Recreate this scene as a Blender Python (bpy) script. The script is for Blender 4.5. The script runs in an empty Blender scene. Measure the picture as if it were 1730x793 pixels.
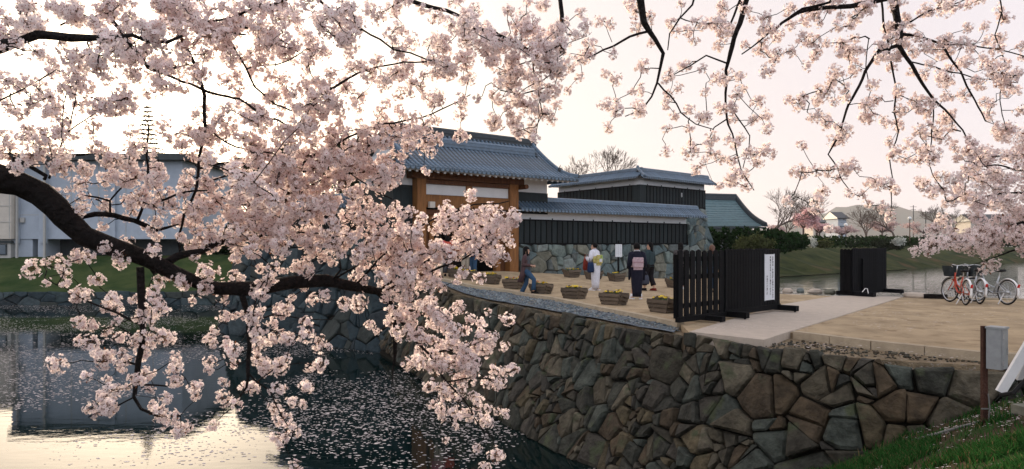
import bpy, bmesh, math, random
import numpy as np
from mathutils import Vector, Matrix, noise as mnoise

random.seed(7); rng = np.random.default_rng(11)
C = bpy.context.scene.collection
sc = bpy.context.scene
R = math.radians

# ------------------------------------------------------------------ camera, sky, sun, exposure
EYE = 1.57          # eye height above the plaza, metres
FPX = 1198.0        # focal length in pixels of a 1730 px wide frame
HZ = 412.0          # horizon row of the photograph
cam_d = bpy.data.cameras.new('camera'); cam = bpy.data.objects.new('camera', cam_d); C.objects.link(cam)
cam.location = (0, 0, EYE); cam.rotation_euler = (R(90), 0, 0)
cam_d.sensor_width = 36.0; cam_d.lens = 36.0 * FPX / 1730.0
cam_d.shift_y = 15.5 / 1730.0
cam_d.clip_start = 0.05; cam_d.clip_end = 8000
sc.camera = cam

SUN_AZ = R(-26.6); SUN_EL = R(8.6)
sun_dir = Vector((math.sin(SUN_AZ) * math.cos(SUN_EL), math.cos(SUN_AZ) * math.cos(SUN_EL), math.sin(SUN_EL)))
W = bpy.data.worlds.new('World'); sc.world = W; W.use_nodes = True
nt = W.node_tree; nt.nodes.clear()
out = nt.nodes.new('ShaderNodeOutputWorld'); bg = nt.nodes.new('ShaderNodeBackground')
sky = nt.nodes.new('ShaderNodeTexSky'); sky.sky_type = 'NISHITA'; sky.sun_disc = False
sky.sun_elevation = SUN_EL; sky.sun_rotation = SUN_AZ; sky.dust_density = 3.0; sky.air_density = 1.0
# thin bright evening overcast: a pale veil laid over the clear sky, warmer towards the sun
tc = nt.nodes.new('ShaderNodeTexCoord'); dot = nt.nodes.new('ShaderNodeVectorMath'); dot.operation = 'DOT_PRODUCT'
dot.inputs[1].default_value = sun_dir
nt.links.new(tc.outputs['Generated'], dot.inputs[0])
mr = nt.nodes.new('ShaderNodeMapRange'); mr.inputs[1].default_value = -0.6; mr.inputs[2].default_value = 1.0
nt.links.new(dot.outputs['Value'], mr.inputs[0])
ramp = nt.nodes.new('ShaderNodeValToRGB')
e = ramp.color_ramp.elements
e[0].position = 0.0; e[0].color = (0.68, 0.70, 0.78, 1)  # unseen sky behind the camera, kept brighter to light the blossoms and people
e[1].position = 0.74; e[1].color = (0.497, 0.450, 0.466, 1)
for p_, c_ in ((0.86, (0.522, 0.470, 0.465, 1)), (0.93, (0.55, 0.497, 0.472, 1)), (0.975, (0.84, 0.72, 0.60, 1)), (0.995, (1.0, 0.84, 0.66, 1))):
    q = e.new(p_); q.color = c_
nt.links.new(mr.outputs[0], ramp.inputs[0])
# brightening of the veil close to the sun
pw = nt.nodes.new('ShaderNodeMath'); pw.operation = 'POWER'; pw.inputs[1].default_value = 42.0
mx0 = nt.nodes.new('ShaderNodeMath'); mx0.operation = 'MAXIMUM'; mx0.inputs[1].default_value = 0.0
nt.links.new(dot.outputs['Value'], mx0.inputs[0]); nt.links.new(mx0.outputs[0], pw.inputs[0])
gl = nt.nodes.new('ShaderNodeMath'); gl.operation = 'MULTIPLY_ADD'; gl.inputs[1].default_value = 21.0; gl.inputs[2].default_value = 10.0
nt.links.new(pw.outputs[0], gl.inputs[0])
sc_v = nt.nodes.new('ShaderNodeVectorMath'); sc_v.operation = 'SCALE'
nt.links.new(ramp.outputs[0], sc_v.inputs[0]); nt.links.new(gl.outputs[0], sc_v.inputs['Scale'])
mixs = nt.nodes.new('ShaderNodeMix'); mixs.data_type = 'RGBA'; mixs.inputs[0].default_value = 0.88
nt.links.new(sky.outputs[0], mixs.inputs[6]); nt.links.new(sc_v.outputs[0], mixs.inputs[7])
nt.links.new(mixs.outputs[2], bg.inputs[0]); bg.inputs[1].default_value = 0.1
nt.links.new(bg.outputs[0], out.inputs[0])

sl = bpy.data.lights.new('sun', 'SUN'); sl.energy = 4.0; sl.angle = R(2.0); sl.color = (1.0, 0.80, 0.58)
so = bpy.data.objects.new('sun', sl); C.objects.link(so)
so.rotation_euler = (-sun_dir).to_track_quat('-Z', 'Y').to_euler()
sc.view_settings.view_transform = 'Standard'; sc.view_settings.look = 'None'
sc.view_settings.exposure = 0.95; sc.view_settings.gamma = 1.0
sc.cycles.use_denoising = True
sc.cycles.max_bounces = 8; sc.cycles.diffuse_bounces = 6; sc.cycles.glossy_bounces = 3
sc.cycles.transparent_max_bounces = 8; sc.cycles.volume_bounces = 0
sc.cycles.caustics_reflective = False; sc.cycles.caustics_refractive = False

# ------------------------------------------------------------------ helpers
def at(px, py, d):
    """world point seen at photograph pixel (px,py) at depth d"""
    return Vector(((px - 865.0) / FPX * d, d, EYE - (py - HZ) / FPX * d))
def grd(px, py, z=0.0):
    return at(px, py, (EYE - z) * FPX / (py - HZ))

def tag(o, label=None, cat=None, group=None, kind=None):
    if label: o['label'] = label
    if cat: o['category'] = cat
    if group: o['group'] = group
    if kind: o['kind'] = kind
    return o
def empty(name, loc=(0, 0, 0), rz=0.0):
    o = bpy.data.objects.new(name, None); C.objects.link(o)
    o.location = loc; o.rotation_euler = (0, 0, rz); o.empty_display_size = 0.2
    return o
def inst(name, me, parent=None, loc=(0, 0, 0), rot=(0, 0, 0), s=1.0):
    o = bpy.data.objects.new(name, me); C.objects.link(o)
    if parent is not None: o.parent = parent
    o.location = loc; o.rotation_euler = rot
    o.scale = s if hasattr(s, '__len__') else (s, s, s)
    return o
def copy_tree(o, parent=None):
    c = o.copy(); C.objects.link(c); c.parent = parent
    for ch in list(o.children): copy_tree(ch, c)
    return c

class MB:
    def __init__(s): s.v = []; s.f = []; s.m = []
    def add(s, verts, faces, mi=0):
        b = len(s.v); s.v.extend(tuple(x) for x in verts)
        s.f.extend(tuple(i + b for i in f) for f in faces); s.m.extend([mi] * len(faces)); return s
    def box(s, c, size, rz=0.0, mi=0, rot=None, taper=1.0):
        hx, hy, hz = size[0] / 2, size[1] / 2, size[2] / 2
        M = rot if rot is not None else Matrix.Rotation(rz, 3, 'Z'); c = Vector(c)
        vs = []
        for z in (-hz, hz):
            t = 1.0 if z < 0 else taper
            for x, y in ((-hx, -hy), (hx, -hy), (hx, hy), (-hx, hy)): vs.append(c + M @ Vector((x * t, y * t, z)))
        return s.add(vs, [(0, 3, 2, 1), (4, 5, 6, 7), (0, 1, 5, 4), (1, 2, 6, 5), (2, 3, 7, 6), (3, 0, 4, 7)], mi)
    def bar(s, a, b, w, h, mi=0, up=(0, 0, 1)):
        a = Vector(a); b = Vector(b); d = b - a; L = d.length
        if L < 1e-6: return s
        x = d / L; u = Vector(up)
        if abs(x.dot(u)) > .98: u = Vector((1, 0, 0))
        y = u.cross(x).normalized(); z = x.cross(y)
        M = Matrix((x, y, z)).transposed()
        return s.box((a + b) / 2, (L, w, h), rot=M, mi=mi)
    def tube(s, pts, rad, n=6, caps=True, mi=0, flat=1.0):
        pts = [Vector(p) for p in pts]
        if not hasattr(rad, '__len__'): rad = [rad] * len(pts)
        rings = []; prev = None
        for i, p in enumerate(pts):
            t = (pts[min(i + 1, len(pts) - 1)] - pts[max(i - 1, 0)])
            if t.length < 1e-9: t = Vector((0, 0, 1))
            t.normalize()
            if prev is None:
                a = Vector((0, 0, 1)) if abs(t.z) < .9 else Vector((1, 0, 0))
                x = (a - t * a.dot(t)).normalized()
            else:
                x = prev - t * prev.dot(t)
                if x.length < 1e-6: x = Vector((1, 0, 0)) - t * t.x
                x.normalize()
            prev = x; y = t.cross(x)
            rings.append([p + (x * math.cos(k * 2 * math.pi / n) + y * math.sin(k * 2 * math.pi / n) * flat) * rad[i] for k in range(n)])
        return s.rings(rings, caps, mi)
    def rings(s, rings, caps=True, mi=0):
        n = len(rings[0]); vs = [p for r in rings for p in r]; fs = []
        for i in range(len(rings) - 1):
            for k in range(n):
                a = i * n + k; b = i * n + (k + 1) % n
                fs.append((a, b, b + n, a + n))
        if caps:
            fs.append(tuple(range(n - 1, -1, -1))); fs.append(tuple(range((len(rings) - 1) * n, len(rings) * n)))
        return s.add(vs, fs, mi)
    def loft(s, secs, n=12, caps=True, mi=0, pw=1.0):
        """secs: (x,y,z,rx,ry[,rot])"""
        rs = []
        for q in secs:
            x, y, z, rx, ry = q[:5]; ro = q[5] if len(q) > 5 else 0.0; r = []
            for k in range(n):
                a = 2 * math.pi * k / n; ca, sa = math.cos(a), math.sin(a)
                if pw != 1.0:
                    ca = math.copysign(abs(ca) ** pw, ca); sa = math.copysign(abs(sa) ** pw, sa)
                lx, ly = ca * rx, sa * ry
                r.append(Vector((x + lx * math.cos(ro) - ly * math.sin(ro), y + lx * math.sin(ro) + ly * math.cos(ro), z)))
            rs.append(r)
        return s.rings(rs, caps, mi)
    def ball(s, c, r, n=8, m=6, mi=0):
        c = Vector(c); r = r if hasattr(r, '__len__') else (r, r, r); rs = []
        for i in range(m + 1):
            th = math.pi * i / m; th = min(max(th, .02), math.pi - .02)
            rs.append([c + Vector((r[0] * math.sin(th) * math.cos(2 * math.pi * k / n), r[1] * math.sin(th) * math.sin(2 * math.pi * k / n), -r[2] * math.cos(th))) for k in range(n)])
        return s.rings(rs, True, mi)
    def torus(s, c, R_, r, axis='Y', n=28, m=6, mi=0, arc=(0, 2 * math.pi)):
        full = abs(arc[1] - arc[0] - 2 * math.pi) < 1e-6; pts = []
        k_ = n if full else n + 1
        rs = []
        for i in range(k_):
            a = arc[0] + (arc[1] - arc[0]) * i / n; ring = []
            for j in range(m):
                b = 2 * math.pi * j / m; rr = R_ + r * math.cos(b)
                p = Vector((rr * math.cos(a), r * math.sin(b), rr * math.sin(a)))
                if axis == 'Z': p = Vector((p.x, p.z, p.y))
                ring.append(Vector(c) + p)
            rs.append(ring)
        if full: rs.append(rs[0])
        return s.rings(rs, not full, mi)
    def prism(s, poly, z0, z1, mi=0):
        n = len(poly); vs = [(p[0], p[1], z0) for p in poly] + [(p[0], p[1], z1) for p in poly]
        fs = [tuple(range(n - 1, -1, -1)), tuple(range(n, 2 * n))] + [(i, (i + 1) % n, (i + 1) % n + n, i + n) for i in range(n)]
        return s.add(vs, fs, mi)
    def xform(s, M, b=0):
        for i in range(b, len(s.v)): s.v[i] = tuple(M @ Vector(s.v[i]))
        return s
    def mesh(s, name, mats, smooth=False):
        me = bpy.data.meshes.new(name); me.from_pydata(s.v, [], s.f)
        for m in (mats if isinstance(mats, (list, tuple)) else [mats]): me.materials.append(m)
        if any(s.m): me.polygons.foreach_set('material_index', s.m)
        if smooth: me.polygons.foreach_set('use_smooth', [True] * len(s.f))
        me.update(); return me
    def build(s, name, mats, parent=None, smooth=False, loc=None, rz=0.0):
        o = bpy.data.objects.new(name, s.mesh(name, mats, smooth)); C.objects.link(o)
        if parent is not None: o.parent = parent
        if loc is not None: o.location = loc
        if rz: o.rotation_euler = (0, 0, rz)
        return o

def np_mesh(name, verts, faces, mats, midx=None, smooth=False):
    """fast mesh from arrays; faces (n,k) same size"""
    me = bpy.data.meshes.new(name); nv = len(verts); nf, k = faces.shape
    me.vertices.add(nv); me.vertices.foreach_set('co', np.ascontiguousarray(verts, dtype=np.float32).ravel())
    me.loops.add(nf * k); me.loops.foreach_set('vertex_index', np.ascontiguousarray(faces, dtype=np.int32).ravel())
    me.polygons.add(nf); me.polygons.foreach_set('loop_start', np.arange(0, nf * k, k, dtype=np.int32))
    me.polygons.foreach_set('loop_total', np.full(nf, k, dtype=np.int32))
    for m in (mats if isinstance(mats, (list, tuple)) else [mats]): me.materials.append(m)
    if midx is not None: me.polygons.foreach_set('material_index', np.asarray(midx, dtype=np.int32))
    if smooth: me.polygons.foreach_set('use_smooth', np.ones(nf, dtype=bool))
    me.update(calc_edges=True); return me

# ------------------------------------------------------------------ materials
def mat(name, col, rough=0.8, var=0.25, scale=6.0, col2=None, bump=0.0, bscale=None, spec=0.3, metal=0.0, obj_var=0.0, island=False,
        detail=6.0, coords='Object', stretch=None, palette=None, fleck=None, crag=0.0):
    m = bpy.data.materials.new(name); m.use_nodes = True; n = m.node_tree; L = n.links
    b = n.nodes['Principled BSDF']; b.inputs['Roughness'].default_value = rough; b.inputs['Metallic'].default_value = metal
    b.inputs['Specular IOR Level'].default_value = spec
    t = n.nodes.new('ShaderNodeTexCoord'); src = t.outputs[coords]
    if stretch:
        mp = n.nodes.new('ShaderNodeMapping'); mp.inputs['Scale'].default_value = stretch; L.new(src, mp.inputs[0]); src = mp.outputs[0]
    nz = n.nodes.new('ShaderNodeTexNoise'); nz.inputs['Scale'].default_value = scale; nz.inputs['Detail'].default_value = detail; nz.inputs['Roughness'].default_value = .62
    L.new(src, nz.inputs['Vector'])
    rp = n.nodes.new('ShaderNodeValToRGB'); el = rp.color_ramp.elements
    c1 = [max(0, c * (1 - var)) for c in col]; c2 = col2 or [min(1, c * (1 + var)) for c in col]
    el[0].position = .3; el[0].color = (*c1, 1); el[1].position = .7; el[1].color = (*c2, 1)
    L.new(nz.outputs['Fac'], rp.inputs[0]); colo = rp.outputs[0]
    if obj_var or palette:
        if island:
            gi = n.nodes.new('ShaderNodeNewGeometry'); rnd = gi.outputs['Random Per Island']
        else:
            oi = n.nodes.new('ShaderNodeObjectInfo'); rnd = oi.outputs['Random']
        if palette:
            pr = n.nodes.new('ShaderNodeValToRGB'); pr.color_ramp.interpolation = 'CONSTANT'; pe = pr.color_ramp.elements
            for i, pc in enumerate(palette):
                x = pe[i] if i < 2 else pe.new(i / len(palette))
                x.position = i / len(palette); x.color = (*pc, 1)
            L.new(rnd, pr.inputs[0])
            mx = n.nodes.new('ShaderNodeMix'); mx.data_type = 'RGBA'; mx.blend_type = 'MULTIPLY'; mx.inputs[0].default_value = 1.0
            L.new(colo, mx.inputs[6]); L.new(pr.outputs[0], mx.inputs[7]); colo = mx.outputs[2]
        if obj_var:
            mm = n.nodes.new('ShaderNodeMapRange'); mm.inputs[3].default_value = 1 - obj_var; mm.inputs[4].default_value = 1 + obj_var; L.new(rnd, mm.inputs[0])
            sv = n.nodes.new('ShaderNodeVectorMath'); sv.operation = 'SCALE'; L.new(colo, sv.inputs[0]); L.new(mm.outputs[0], sv.inputs['Scale']); colo = sv.outputs[0]
    if fleck:
        fc, fs, ft = fleck
        n2 = n.nodes.new('ShaderNodeTexNoise'); n2.inputs['Scale'].default_value = fs; n2.inputs['Detail'].default_value = 5; L.new(src, n2.inputs['Vector'])
        r2 = n.nodes.new('ShaderNodeMapRange'); r2.inputs[1].default_value = ft; r2.inputs[2].default_value = ft + .12; L.new(n2.outputs['Fac'], r2.inputs[0])
        m2 = n.nodes.new('ShaderNodeMix'); m2.data_type = 'RGBA'; L.new(r2.outputs[0], m2.inputs[0]); L.new(colo, m2.inputs[6]); m2.inputs[7].default_value = (*fc, 1); colo = m2.outputs[2]
    L.new(colo, b.inputs['Base Color'])
    if bump:
        nb = n.nodes.new('ShaderNodeTexNoise'); nb.inputs['Scale'].default_value = bscale or scale * 3; nb.inputs['Detail'].default_value = 8; L.new(src, nb.inputs['Vector'])
        bp = n.nodes.new('ShaderNodeBump'); bp.inputs['Strength'].default_value = bump; bp.inputs['Distance'].default_value = .05
        L.new(nb.outputs['Fac'], bp.inputs['Height']); L.new(bp.outputs[0], b.inputs['Normal'])
        if crag:
            nc = n.nodes.new('ShaderNodeTexNoise'); nc.noise_type = 'RIDGED_MULTIFRACTAL'; nc.inputs['Scale'].default_value = 2.6; nc.inputs['Detail'].default_value = 6; L.new(src, nc.inputs['Vector'])
            b2 = n.nodes.new('ShaderNodeBump'); b2.inputs['Strength'].default_value = 1.0; b2.inputs['Distance'].default_value = crag; L.new(nc.outputs['Fac'], b2.inputs['Height']); L.new(b2.outputs[0], bp.inputs['Normal'])
    return m
def leafy(name, col, var=.35, trans=.35, scale=1.5, island=True):
    m = bpy.data.materials.new(name); m.use_nodes = True; n = m.node_tree; L = n.links; n.nodes.clear()
    o = n.nodes.new('ShaderNodeOutputMaterial'); d = n.nodes.new('ShaderNodeBsdfDiffuse'); t = n.nodes.new('ShaderNodeBsdfTranslucent'); mx = n.nodes.new('ShaderNodeMixShader')
    gi = n.nodes.new('ShaderNodeNewGeometry'); mm = n.nodes.new('ShaderNodeMapRange'); mm.inputs[3].default_value = 1 - var; mm.inputs[4].default_value = 1 + var
    L.new(gi.outputs['Random Per Island'], mm.inputs[0])
    sv = n.nodes.new('ShaderNodeVectorMath'); sv.operation = 'SCALE'; sv.inputs[0].default_value = col; L.new(mm.outputs[0], sv.inputs['Scale'])
    L.new(sv.outputs[0], d.inputs[0]); L.new(sv.outputs[0], t.inputs[0]); mx.inputs[0].default_value = trans
    L.new(d.outputs[0], mx.inputs[1]); L.new(t.outputs[0], mx.inputs[2]); L.new(mx.outputs[0], o.inputs[0]); return m
M = {}
M['sand'] = mat('sand', (.415, .318, .205), .95, .26, 1.3, bump=.8, bscale=40, spec=.1, detail=12, fleck=((.29, .215, .13), 3.0, .55))
M['dirt'] = mat('dirt', (.20, .155, .10), .95, .35, 3.5, bump=.8, bscale=35, spec=.1, fleck=((.33, .29, .25), 22, .57))
M['gravel'] = mat('gravel', (.14, .165, .19), .9, .7, 22, bump=1.0, bscale=45, spec=.2)
M['path'] = mat('path', (.45, .385, .32), .9, .10, 5, bump=.2, bscale=50, spec=.15)
M['kerb'] = mat('kerb', (.40, .33, .235), .9, .15, 5, bump=.25, bscale=40, spec=.15)
PAL = [(1, 1, 1), (.72, .82, .80), (1.15, .92, .68), (.6, .66, .66), (1.1, 1.05, .9), (.85, .70, .55), (.75, .95, .98), (.55, .55, .5), (1.25, 1.2, 1.05), (.95, .85, .62)]
M['stone'] = mat('stone', (.062, .056, .045), .85, .6, 5.0, crag=.10, bump=1.0, bscale=11, spec=.25, palette=PAL, obj_var=.30, fleck=((.055, .065, .035), 3.2, .58))
M['stone_many'] = mat('stone_many', (.058, .053, .043), .85, .5, 4.0, bump=.9, bscale=9, spec=.25, palette=PAL, obj_var=.30, island=True)
PAL2 = [(1, 1, 1), (.8, .95, 1.0), (1.2, 1.05, .85), (.7, .8, .82), (1.15, 1.15, 1.1), (.9, .98, .92)]
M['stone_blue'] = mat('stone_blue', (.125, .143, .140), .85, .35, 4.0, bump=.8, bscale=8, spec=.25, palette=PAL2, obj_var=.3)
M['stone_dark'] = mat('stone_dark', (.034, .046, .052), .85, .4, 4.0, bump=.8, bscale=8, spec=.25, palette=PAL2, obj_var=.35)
M['joint'] = mat('joint', (.02, .018, .014), .95, .3, 8, spec=.05)
M['tile'] = mat('tile', (.088, .138, .195), .36, .28, 5, bump=.15, bscale=20, spec=.6, obj_var=.15)
M['tile_dark'] = mat('tile_dark', (.022, .032, .040), .5, .3, 5, spec=.5)
M['tile_teal'] = mat('tile_teal', (.075, .135, .15), .5, .25, 4, bump=.3, bscale=9, spec=.5)
M['plaster'] = mat('plaster', (.66, .66, .67), .9, .06, 2.5, spec=.1, bump=.08)
M['board'] = mat('board', (.008, .014, .016), .7, .4, 3, bump=.3, bscale=20, spec=.3, obj_var=.35, stretch=(4, 4, .5))
M['black'] = mat('black_wood', (.0045, .0048, .0058), .75, .4, 4, bump=.3, bscale=25, spec=.10, obj_var=.35, stretch=(5, 5, .5))
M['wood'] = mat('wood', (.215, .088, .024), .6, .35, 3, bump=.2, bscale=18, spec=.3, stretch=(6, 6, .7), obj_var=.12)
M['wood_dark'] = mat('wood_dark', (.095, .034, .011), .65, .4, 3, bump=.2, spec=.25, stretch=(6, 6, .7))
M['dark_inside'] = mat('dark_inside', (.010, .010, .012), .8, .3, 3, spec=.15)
M['planter'] = mat('planter_wood', (.115, .088, .064), .8, .35, 5, bump=.4, bscale=25, spec=.2, obj_var=.25, stretch=(1, 6, 6))
M['soil'] = mat('soil', (.03, .022, .015), .95, .4, 20, bump=.6, spec=.1)
M['bark'] = mat('bark', (.011, .0085, .008), .85, .5, 14, bump=1.0, bscale=30, spec=.2)
M['bark_grey'] = mat('bark_grey', (.10, .075, .065), .9, .3, 8, spec=.1)
M['concrete_blue'] = mat('concrete_blue', (.38, .425, .49), .85, .10, 1.2, spec=.2, bump=.1)
M['concrete'] = mat('concrete', (.42, .41, .39), .9, .12, 1.5, spec=.15)
M['cream'] = mat('cream_wall', (.55, .50, .44), .9, .08, 2, spec=.15)
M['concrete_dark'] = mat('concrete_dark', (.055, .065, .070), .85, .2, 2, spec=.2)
M['glass'] = mat('window_glass', (.10, .13, .16), .08, .1, 2, spec=.8)
M['grass_ground'] = mat('grass_ground', (.040, .062, .018), .95, .55, .9, col2=(.105, .098, .034), spec=.08, bump=.7, bscale=9, fleck=((.020, .042, .012), .45, .52))
M['bank_soil'] = mat('bank_soil', (.050, .036, .022), .95, .5, 3, spec=.08, bump=.8, bscale=16, fleck=((.025, .045, .012), 1.6, .50))
M['far_bank'] = mat('far_bank', (.014, .048, .011), .95, .6, .28, col2=(.062, .068, .024), spec=.08, bump=.6, bscale=3, fleck=((.085, .058, .030), .20, .55))
M['near_left_bank'] = mat('left_bank', (.020, .062, .018), .95, .45, .5, col2=(.062, .080, .028), spec=.08, bump=.6, bscale=5)
M['bed'] = mat('bed', (.02, .025, .02), .95, .3, 1)
M['hill'] = mat('hill_woods', (.035, .055, .045), .95, .5, .012, spec=.05)
M['leaf_dark'] = leafy('leaf_dark', (.020, .034, .015))
M['leaf_hedge'] = leafy('leaf_hedge', (.016, .035, .012), var=.6)
M['leaf_olive'] = leafy('leaf_olive', (.075, .085, .035), var=.4)
M['leaf_dry'] = leafy('leaf_dry', (.16, .12, .06), var=.4)
M['leaf_pale'] = leafy('leaf_pale', (.55, .56, .50), var=.2, trans=.2)
M['leaf_grass'] = leafy('leaf_grass', (.028, .090, .022), var=.6, trans=.3)
M['far_pink'] = leafy('far_pink', (.72, .50, .51), var=.3, trans=.4)
M['far_blush'] = leafy('far_blush', (.55, .42, .41), var=.2, trans=.4)
M['petal'] = leafy('petal', (.945, .835, .815), var=.06, trans=.5)
M['petal_eye'] = mat('petal_eye', (.46, .12, .13), .8, .3, 30)
M['stalk'] = mat('stalk', (.15, .075, .04), .8, .3, 30)
M['float'] = mat('floating_petal', (.62, .55, .53), .8, .12, 30, obj_var=.2, island=True)
M['metal'] = mat('galvanised', (.33, .35, .36), .45, .12, 12, spec=.5, metal=.35)
M['rust'] = mat('rust', (.06, .025, .016), .85, .4, 12, bump=.4)
M['white'] = mat('white_paint', (.74, .73, .72), .6, .06, 5, spec=.3)
M['paper'] = mat('paper', (.66, .68, .72), .8, .03, 4, spec=.15)
M['ink'] = mat('ink', (.03, .03, .035), .8, .1, 4, spec=.1)
M['young_leaf'] = leafy('young_leaf', (.22, .09, .045), var=.3, trans=.4)
M['rubber'] = mat('rubber', (.012, .012, .013), .75, .2, 10, spec=.25)
M['chrome'] = mat('chrome', (.55, .56, .57), .28, .08, 10, spec=.5, metal=.8)
M['silver'] = mat('silver_paint', (.46, .48, .50), .35, .06, 10, spec=.5, metal=.3)
M['red'] = mat('red_paint', (.45, .055, .025), .35, .1, 10, spec=.5)
M['basket'] = mat('basket_vinyl', (.018, .026, .030), .6, .25, 20, spec=.3)
M['reflector'] = mat('reflector', (.50, .02, .02), .25, .1, 20, spec=.5)
M['rope'] = mat('hose_grey', (.16, .16, .15), .7, .2, 20)
M['skin'] = mat('skin', (.50, .30, .21), .6, .06, 20, spec=.3)
M['hair'] = mat('hair', (.006, .005, .005), .75, .3, 40, spec=.12)
M['hair_brown'] = mat('hair_brown', (.10, .042, .022), .55, .3, 40, spec=.4)
def cloth(n_, c, **k): M[n_] = mat(n_, c, .9, k.pop('var', .16), k.pop('scale', 18), spec=.12, bump=.25, bscale=12, **k)
cloth('denim', (.035, .075, .135)); cloth('cardigan', (.085, .05, .052)); cloth('grey_shirt', (.07, .075, .085))
cloth('kimono_white', (.62, .62, .68), var=.12); cloth('kimono_navy', (.012, .013, .024)); cloth('obi_pink', (.45, .33, .36), var=.25)
cloth('obi_cord', (.33, .20, .23)); cloth('obi_gold', (.62, .37, .06), var=.4, col2=(.55, .55, .25)); cloth('obi_green', (.30, .42, .12))
cloth('tabi', (.72, .72, .74)); cloth('jacket_teal', (.030, .048, .054)); cloth('trousers_black', (.012, .010, .012)); cloth('shoe', (.012, .010, .010))
cloth('bag_red', (.17, .028, .020)); cloth('bag_navy', (.014, .028, .075)); cloth('pink', (.50, .20, .24)); cloth('coral', (.55, .10, .07)); cloth('beige', (.40, .34, .27))
cloth('tweed', (.065, .06, .06), var=.8); cloth('bag_grey', (.05, .055, .075))
M['yellow'] = mat('pansy_yellow', (.72, .52, .02), .8, .2, 30); M['purple'] = mat('pansy_orange', (.45, .12, .03), .8, .3, 30); M['leafgreen'] = mat('pansy_leaf', (.05, .10, .025), .8, .3, 30)
M['lamp'] = mat('lamp_globe', (.8, .8, .78), .4, .03, 5)

# water: smooth moat surface
def water_mat(name, col, wave, wscale, rough):
    m = bpy.data.materials.new(name); m.use_nodes = True; n = m.node_tree; L = n.links
    b = n.nodes['Principled BSDF']; b.inputs['Base Color'].default_value = (*col, 1); b.inputs['Roughness'].default_value = rough
    b.inputs['IOR'].default_value = 1.33; b.inputs['Specular IOR Level'].default_value = .5
    t = n.nodes.new('ShaderNodeTexCoord'); mp = n.nodes.new('ShaderNodeMapping'); mp.inputs['Scale'].default_value = (.7, 1.6, 1); L.new(t.outputs['Object'], mp.inputs[0])
    a = n.nodes.new('ShaderNodeTexNoise'); a.inputs['Scale'].default_value = wscale; a.inputs['Detail'].default_value = 5; L.new(mp.outputs[0], a.inputs['Vector'])
    bp = n.nodes.new('ShaderNodeBump'); bp.inputs['Strength'].default_value = 1.0; bp.inputs['Distance'].default_value = wave
    L.new(a.outputs['Fac'], bp.inputs['Height']); L.new(bp.outputs[0], b.inputs['Normal']); return m
M['water'] = water_mat('moat_water', (.0025, .010, .010), .0022, 2.2, .012)
M['water_ripple'] = water_mat('ripple_water', (.005, .016, .020), .045, .55, .012)
# ------------------------------------------------------------------ the lie of the land
A = Vector((.078, 31.0)); D2 = Vector((.768, .640)); N2 = Vector((.64, -.768))
WZ = -2.6                                            # water level
def smooth(t): t = min(1, max(0, t)); return t * t * (3 - 2 * t)
def gh(x, y):
    p = Vector((x, y)) - A; u = p.dot(D2); w = p.dot(N2)
    zw = min(.40, max(-.5, .35 - .065 * u))
    return zw * smooth(1 - max(0, w) / 8.0)
def gat(px, py):
    z = 0.0
    for _ in range(12):
        p = grd(px, py, z); z = .5 * z + .5 * gh(p.x, p.y)
    p = grd(px, py, z); p.z = gh(p.x, p.y); return p

# moat bed out to the horizon, water sheets, far land
def sheet(name, x0, x1, y0, y1, z, m, nx=1, ny=1, fz=None):
    b = MB(); vs = []; fs = []
    for j in range(ny + 1):
        for i in range(nx + 1):
            x = x0 + (x1 - x0) * i / nx; y = y0 + (y1 - y0) * j / ny
            vs.append((x, y, fz(x, y) if fz else z))
    for j in range(ny):
        for i in range(nx):
            a = j * (nx + 1) + i; fs.append((a, a + 1, a + nx + 2, a + nx + 1))
    b.add(vs, fs); return tag(b.build(name, m, smooth=bool(fz)), kind='structure')
sheet('ground', -3000, 3000, -3000, 4000, -4.2, M['bed'])
# the left moat is calm and dark, the right moat is rippled by the wind; the causeway keeps them apart
LM = MB(); LM.prism([(-200, -12), (6.5, -12), (6.5, 11), (4.0, 13.5), (-2, 40), (-14, 62), (-200, 62)], -4.15, WZ)
tag(LM.build('moat_water', M['water']), kind='structure')
RM = MB(); RM.prism([(7.5, 19.5), (40, 16.0), (260, 10), (260, 330), (40, 170), (7.5, 60)], -4.15, WZ)
tag(RM.build('moat_water', M['water_ripple']), kind='structure')

# retaining wall line (top edge, x,y), from the gate base to the near bank
RW = [(-4.15, 28.1), (-1.75, 22.4), (-.15, 19.3), (1.60, 15.6), (2.95, 12.95), (3.55, 11.75), (4.05, 11.05), (4.75, 10.42), (5.5, 10.0), (6.3, 9.68), (7.3, 9.35)]
# the plaza: sand raised behind the kerbs, dirt and gravel margin outside
kerb_left = [gat(748, 472), gat(800, 484), gat(860, 491.5), gat(935, 504), gat(1010, 520), gat(1080, 533), gat(1150, 548), gat(1168, 562)]
P_ = lambda q: (q[0], q[1])
path_poly = [(3.13, 12.5), (4.06, 11.42), (5.04, 12.7), (11.4, 20.7), (9.65, 21.15), (6.9, 18.1)]
kerb_right = [Vector((4.99, 12.50, 0)), Vector((5.75, 11.30, 0)), Vector((6.75, 10.10, 0)), Vector((8.2, 9.55, 0)), Vector((14, 8.0, 0))]
edge_far = [(30, 16.6), (14.2, 19.55), (11.45, 20.75), (9.65, 21.2), (8.4, 22.2), (8.9, 26.0), (10.9, 38.5)]

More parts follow.
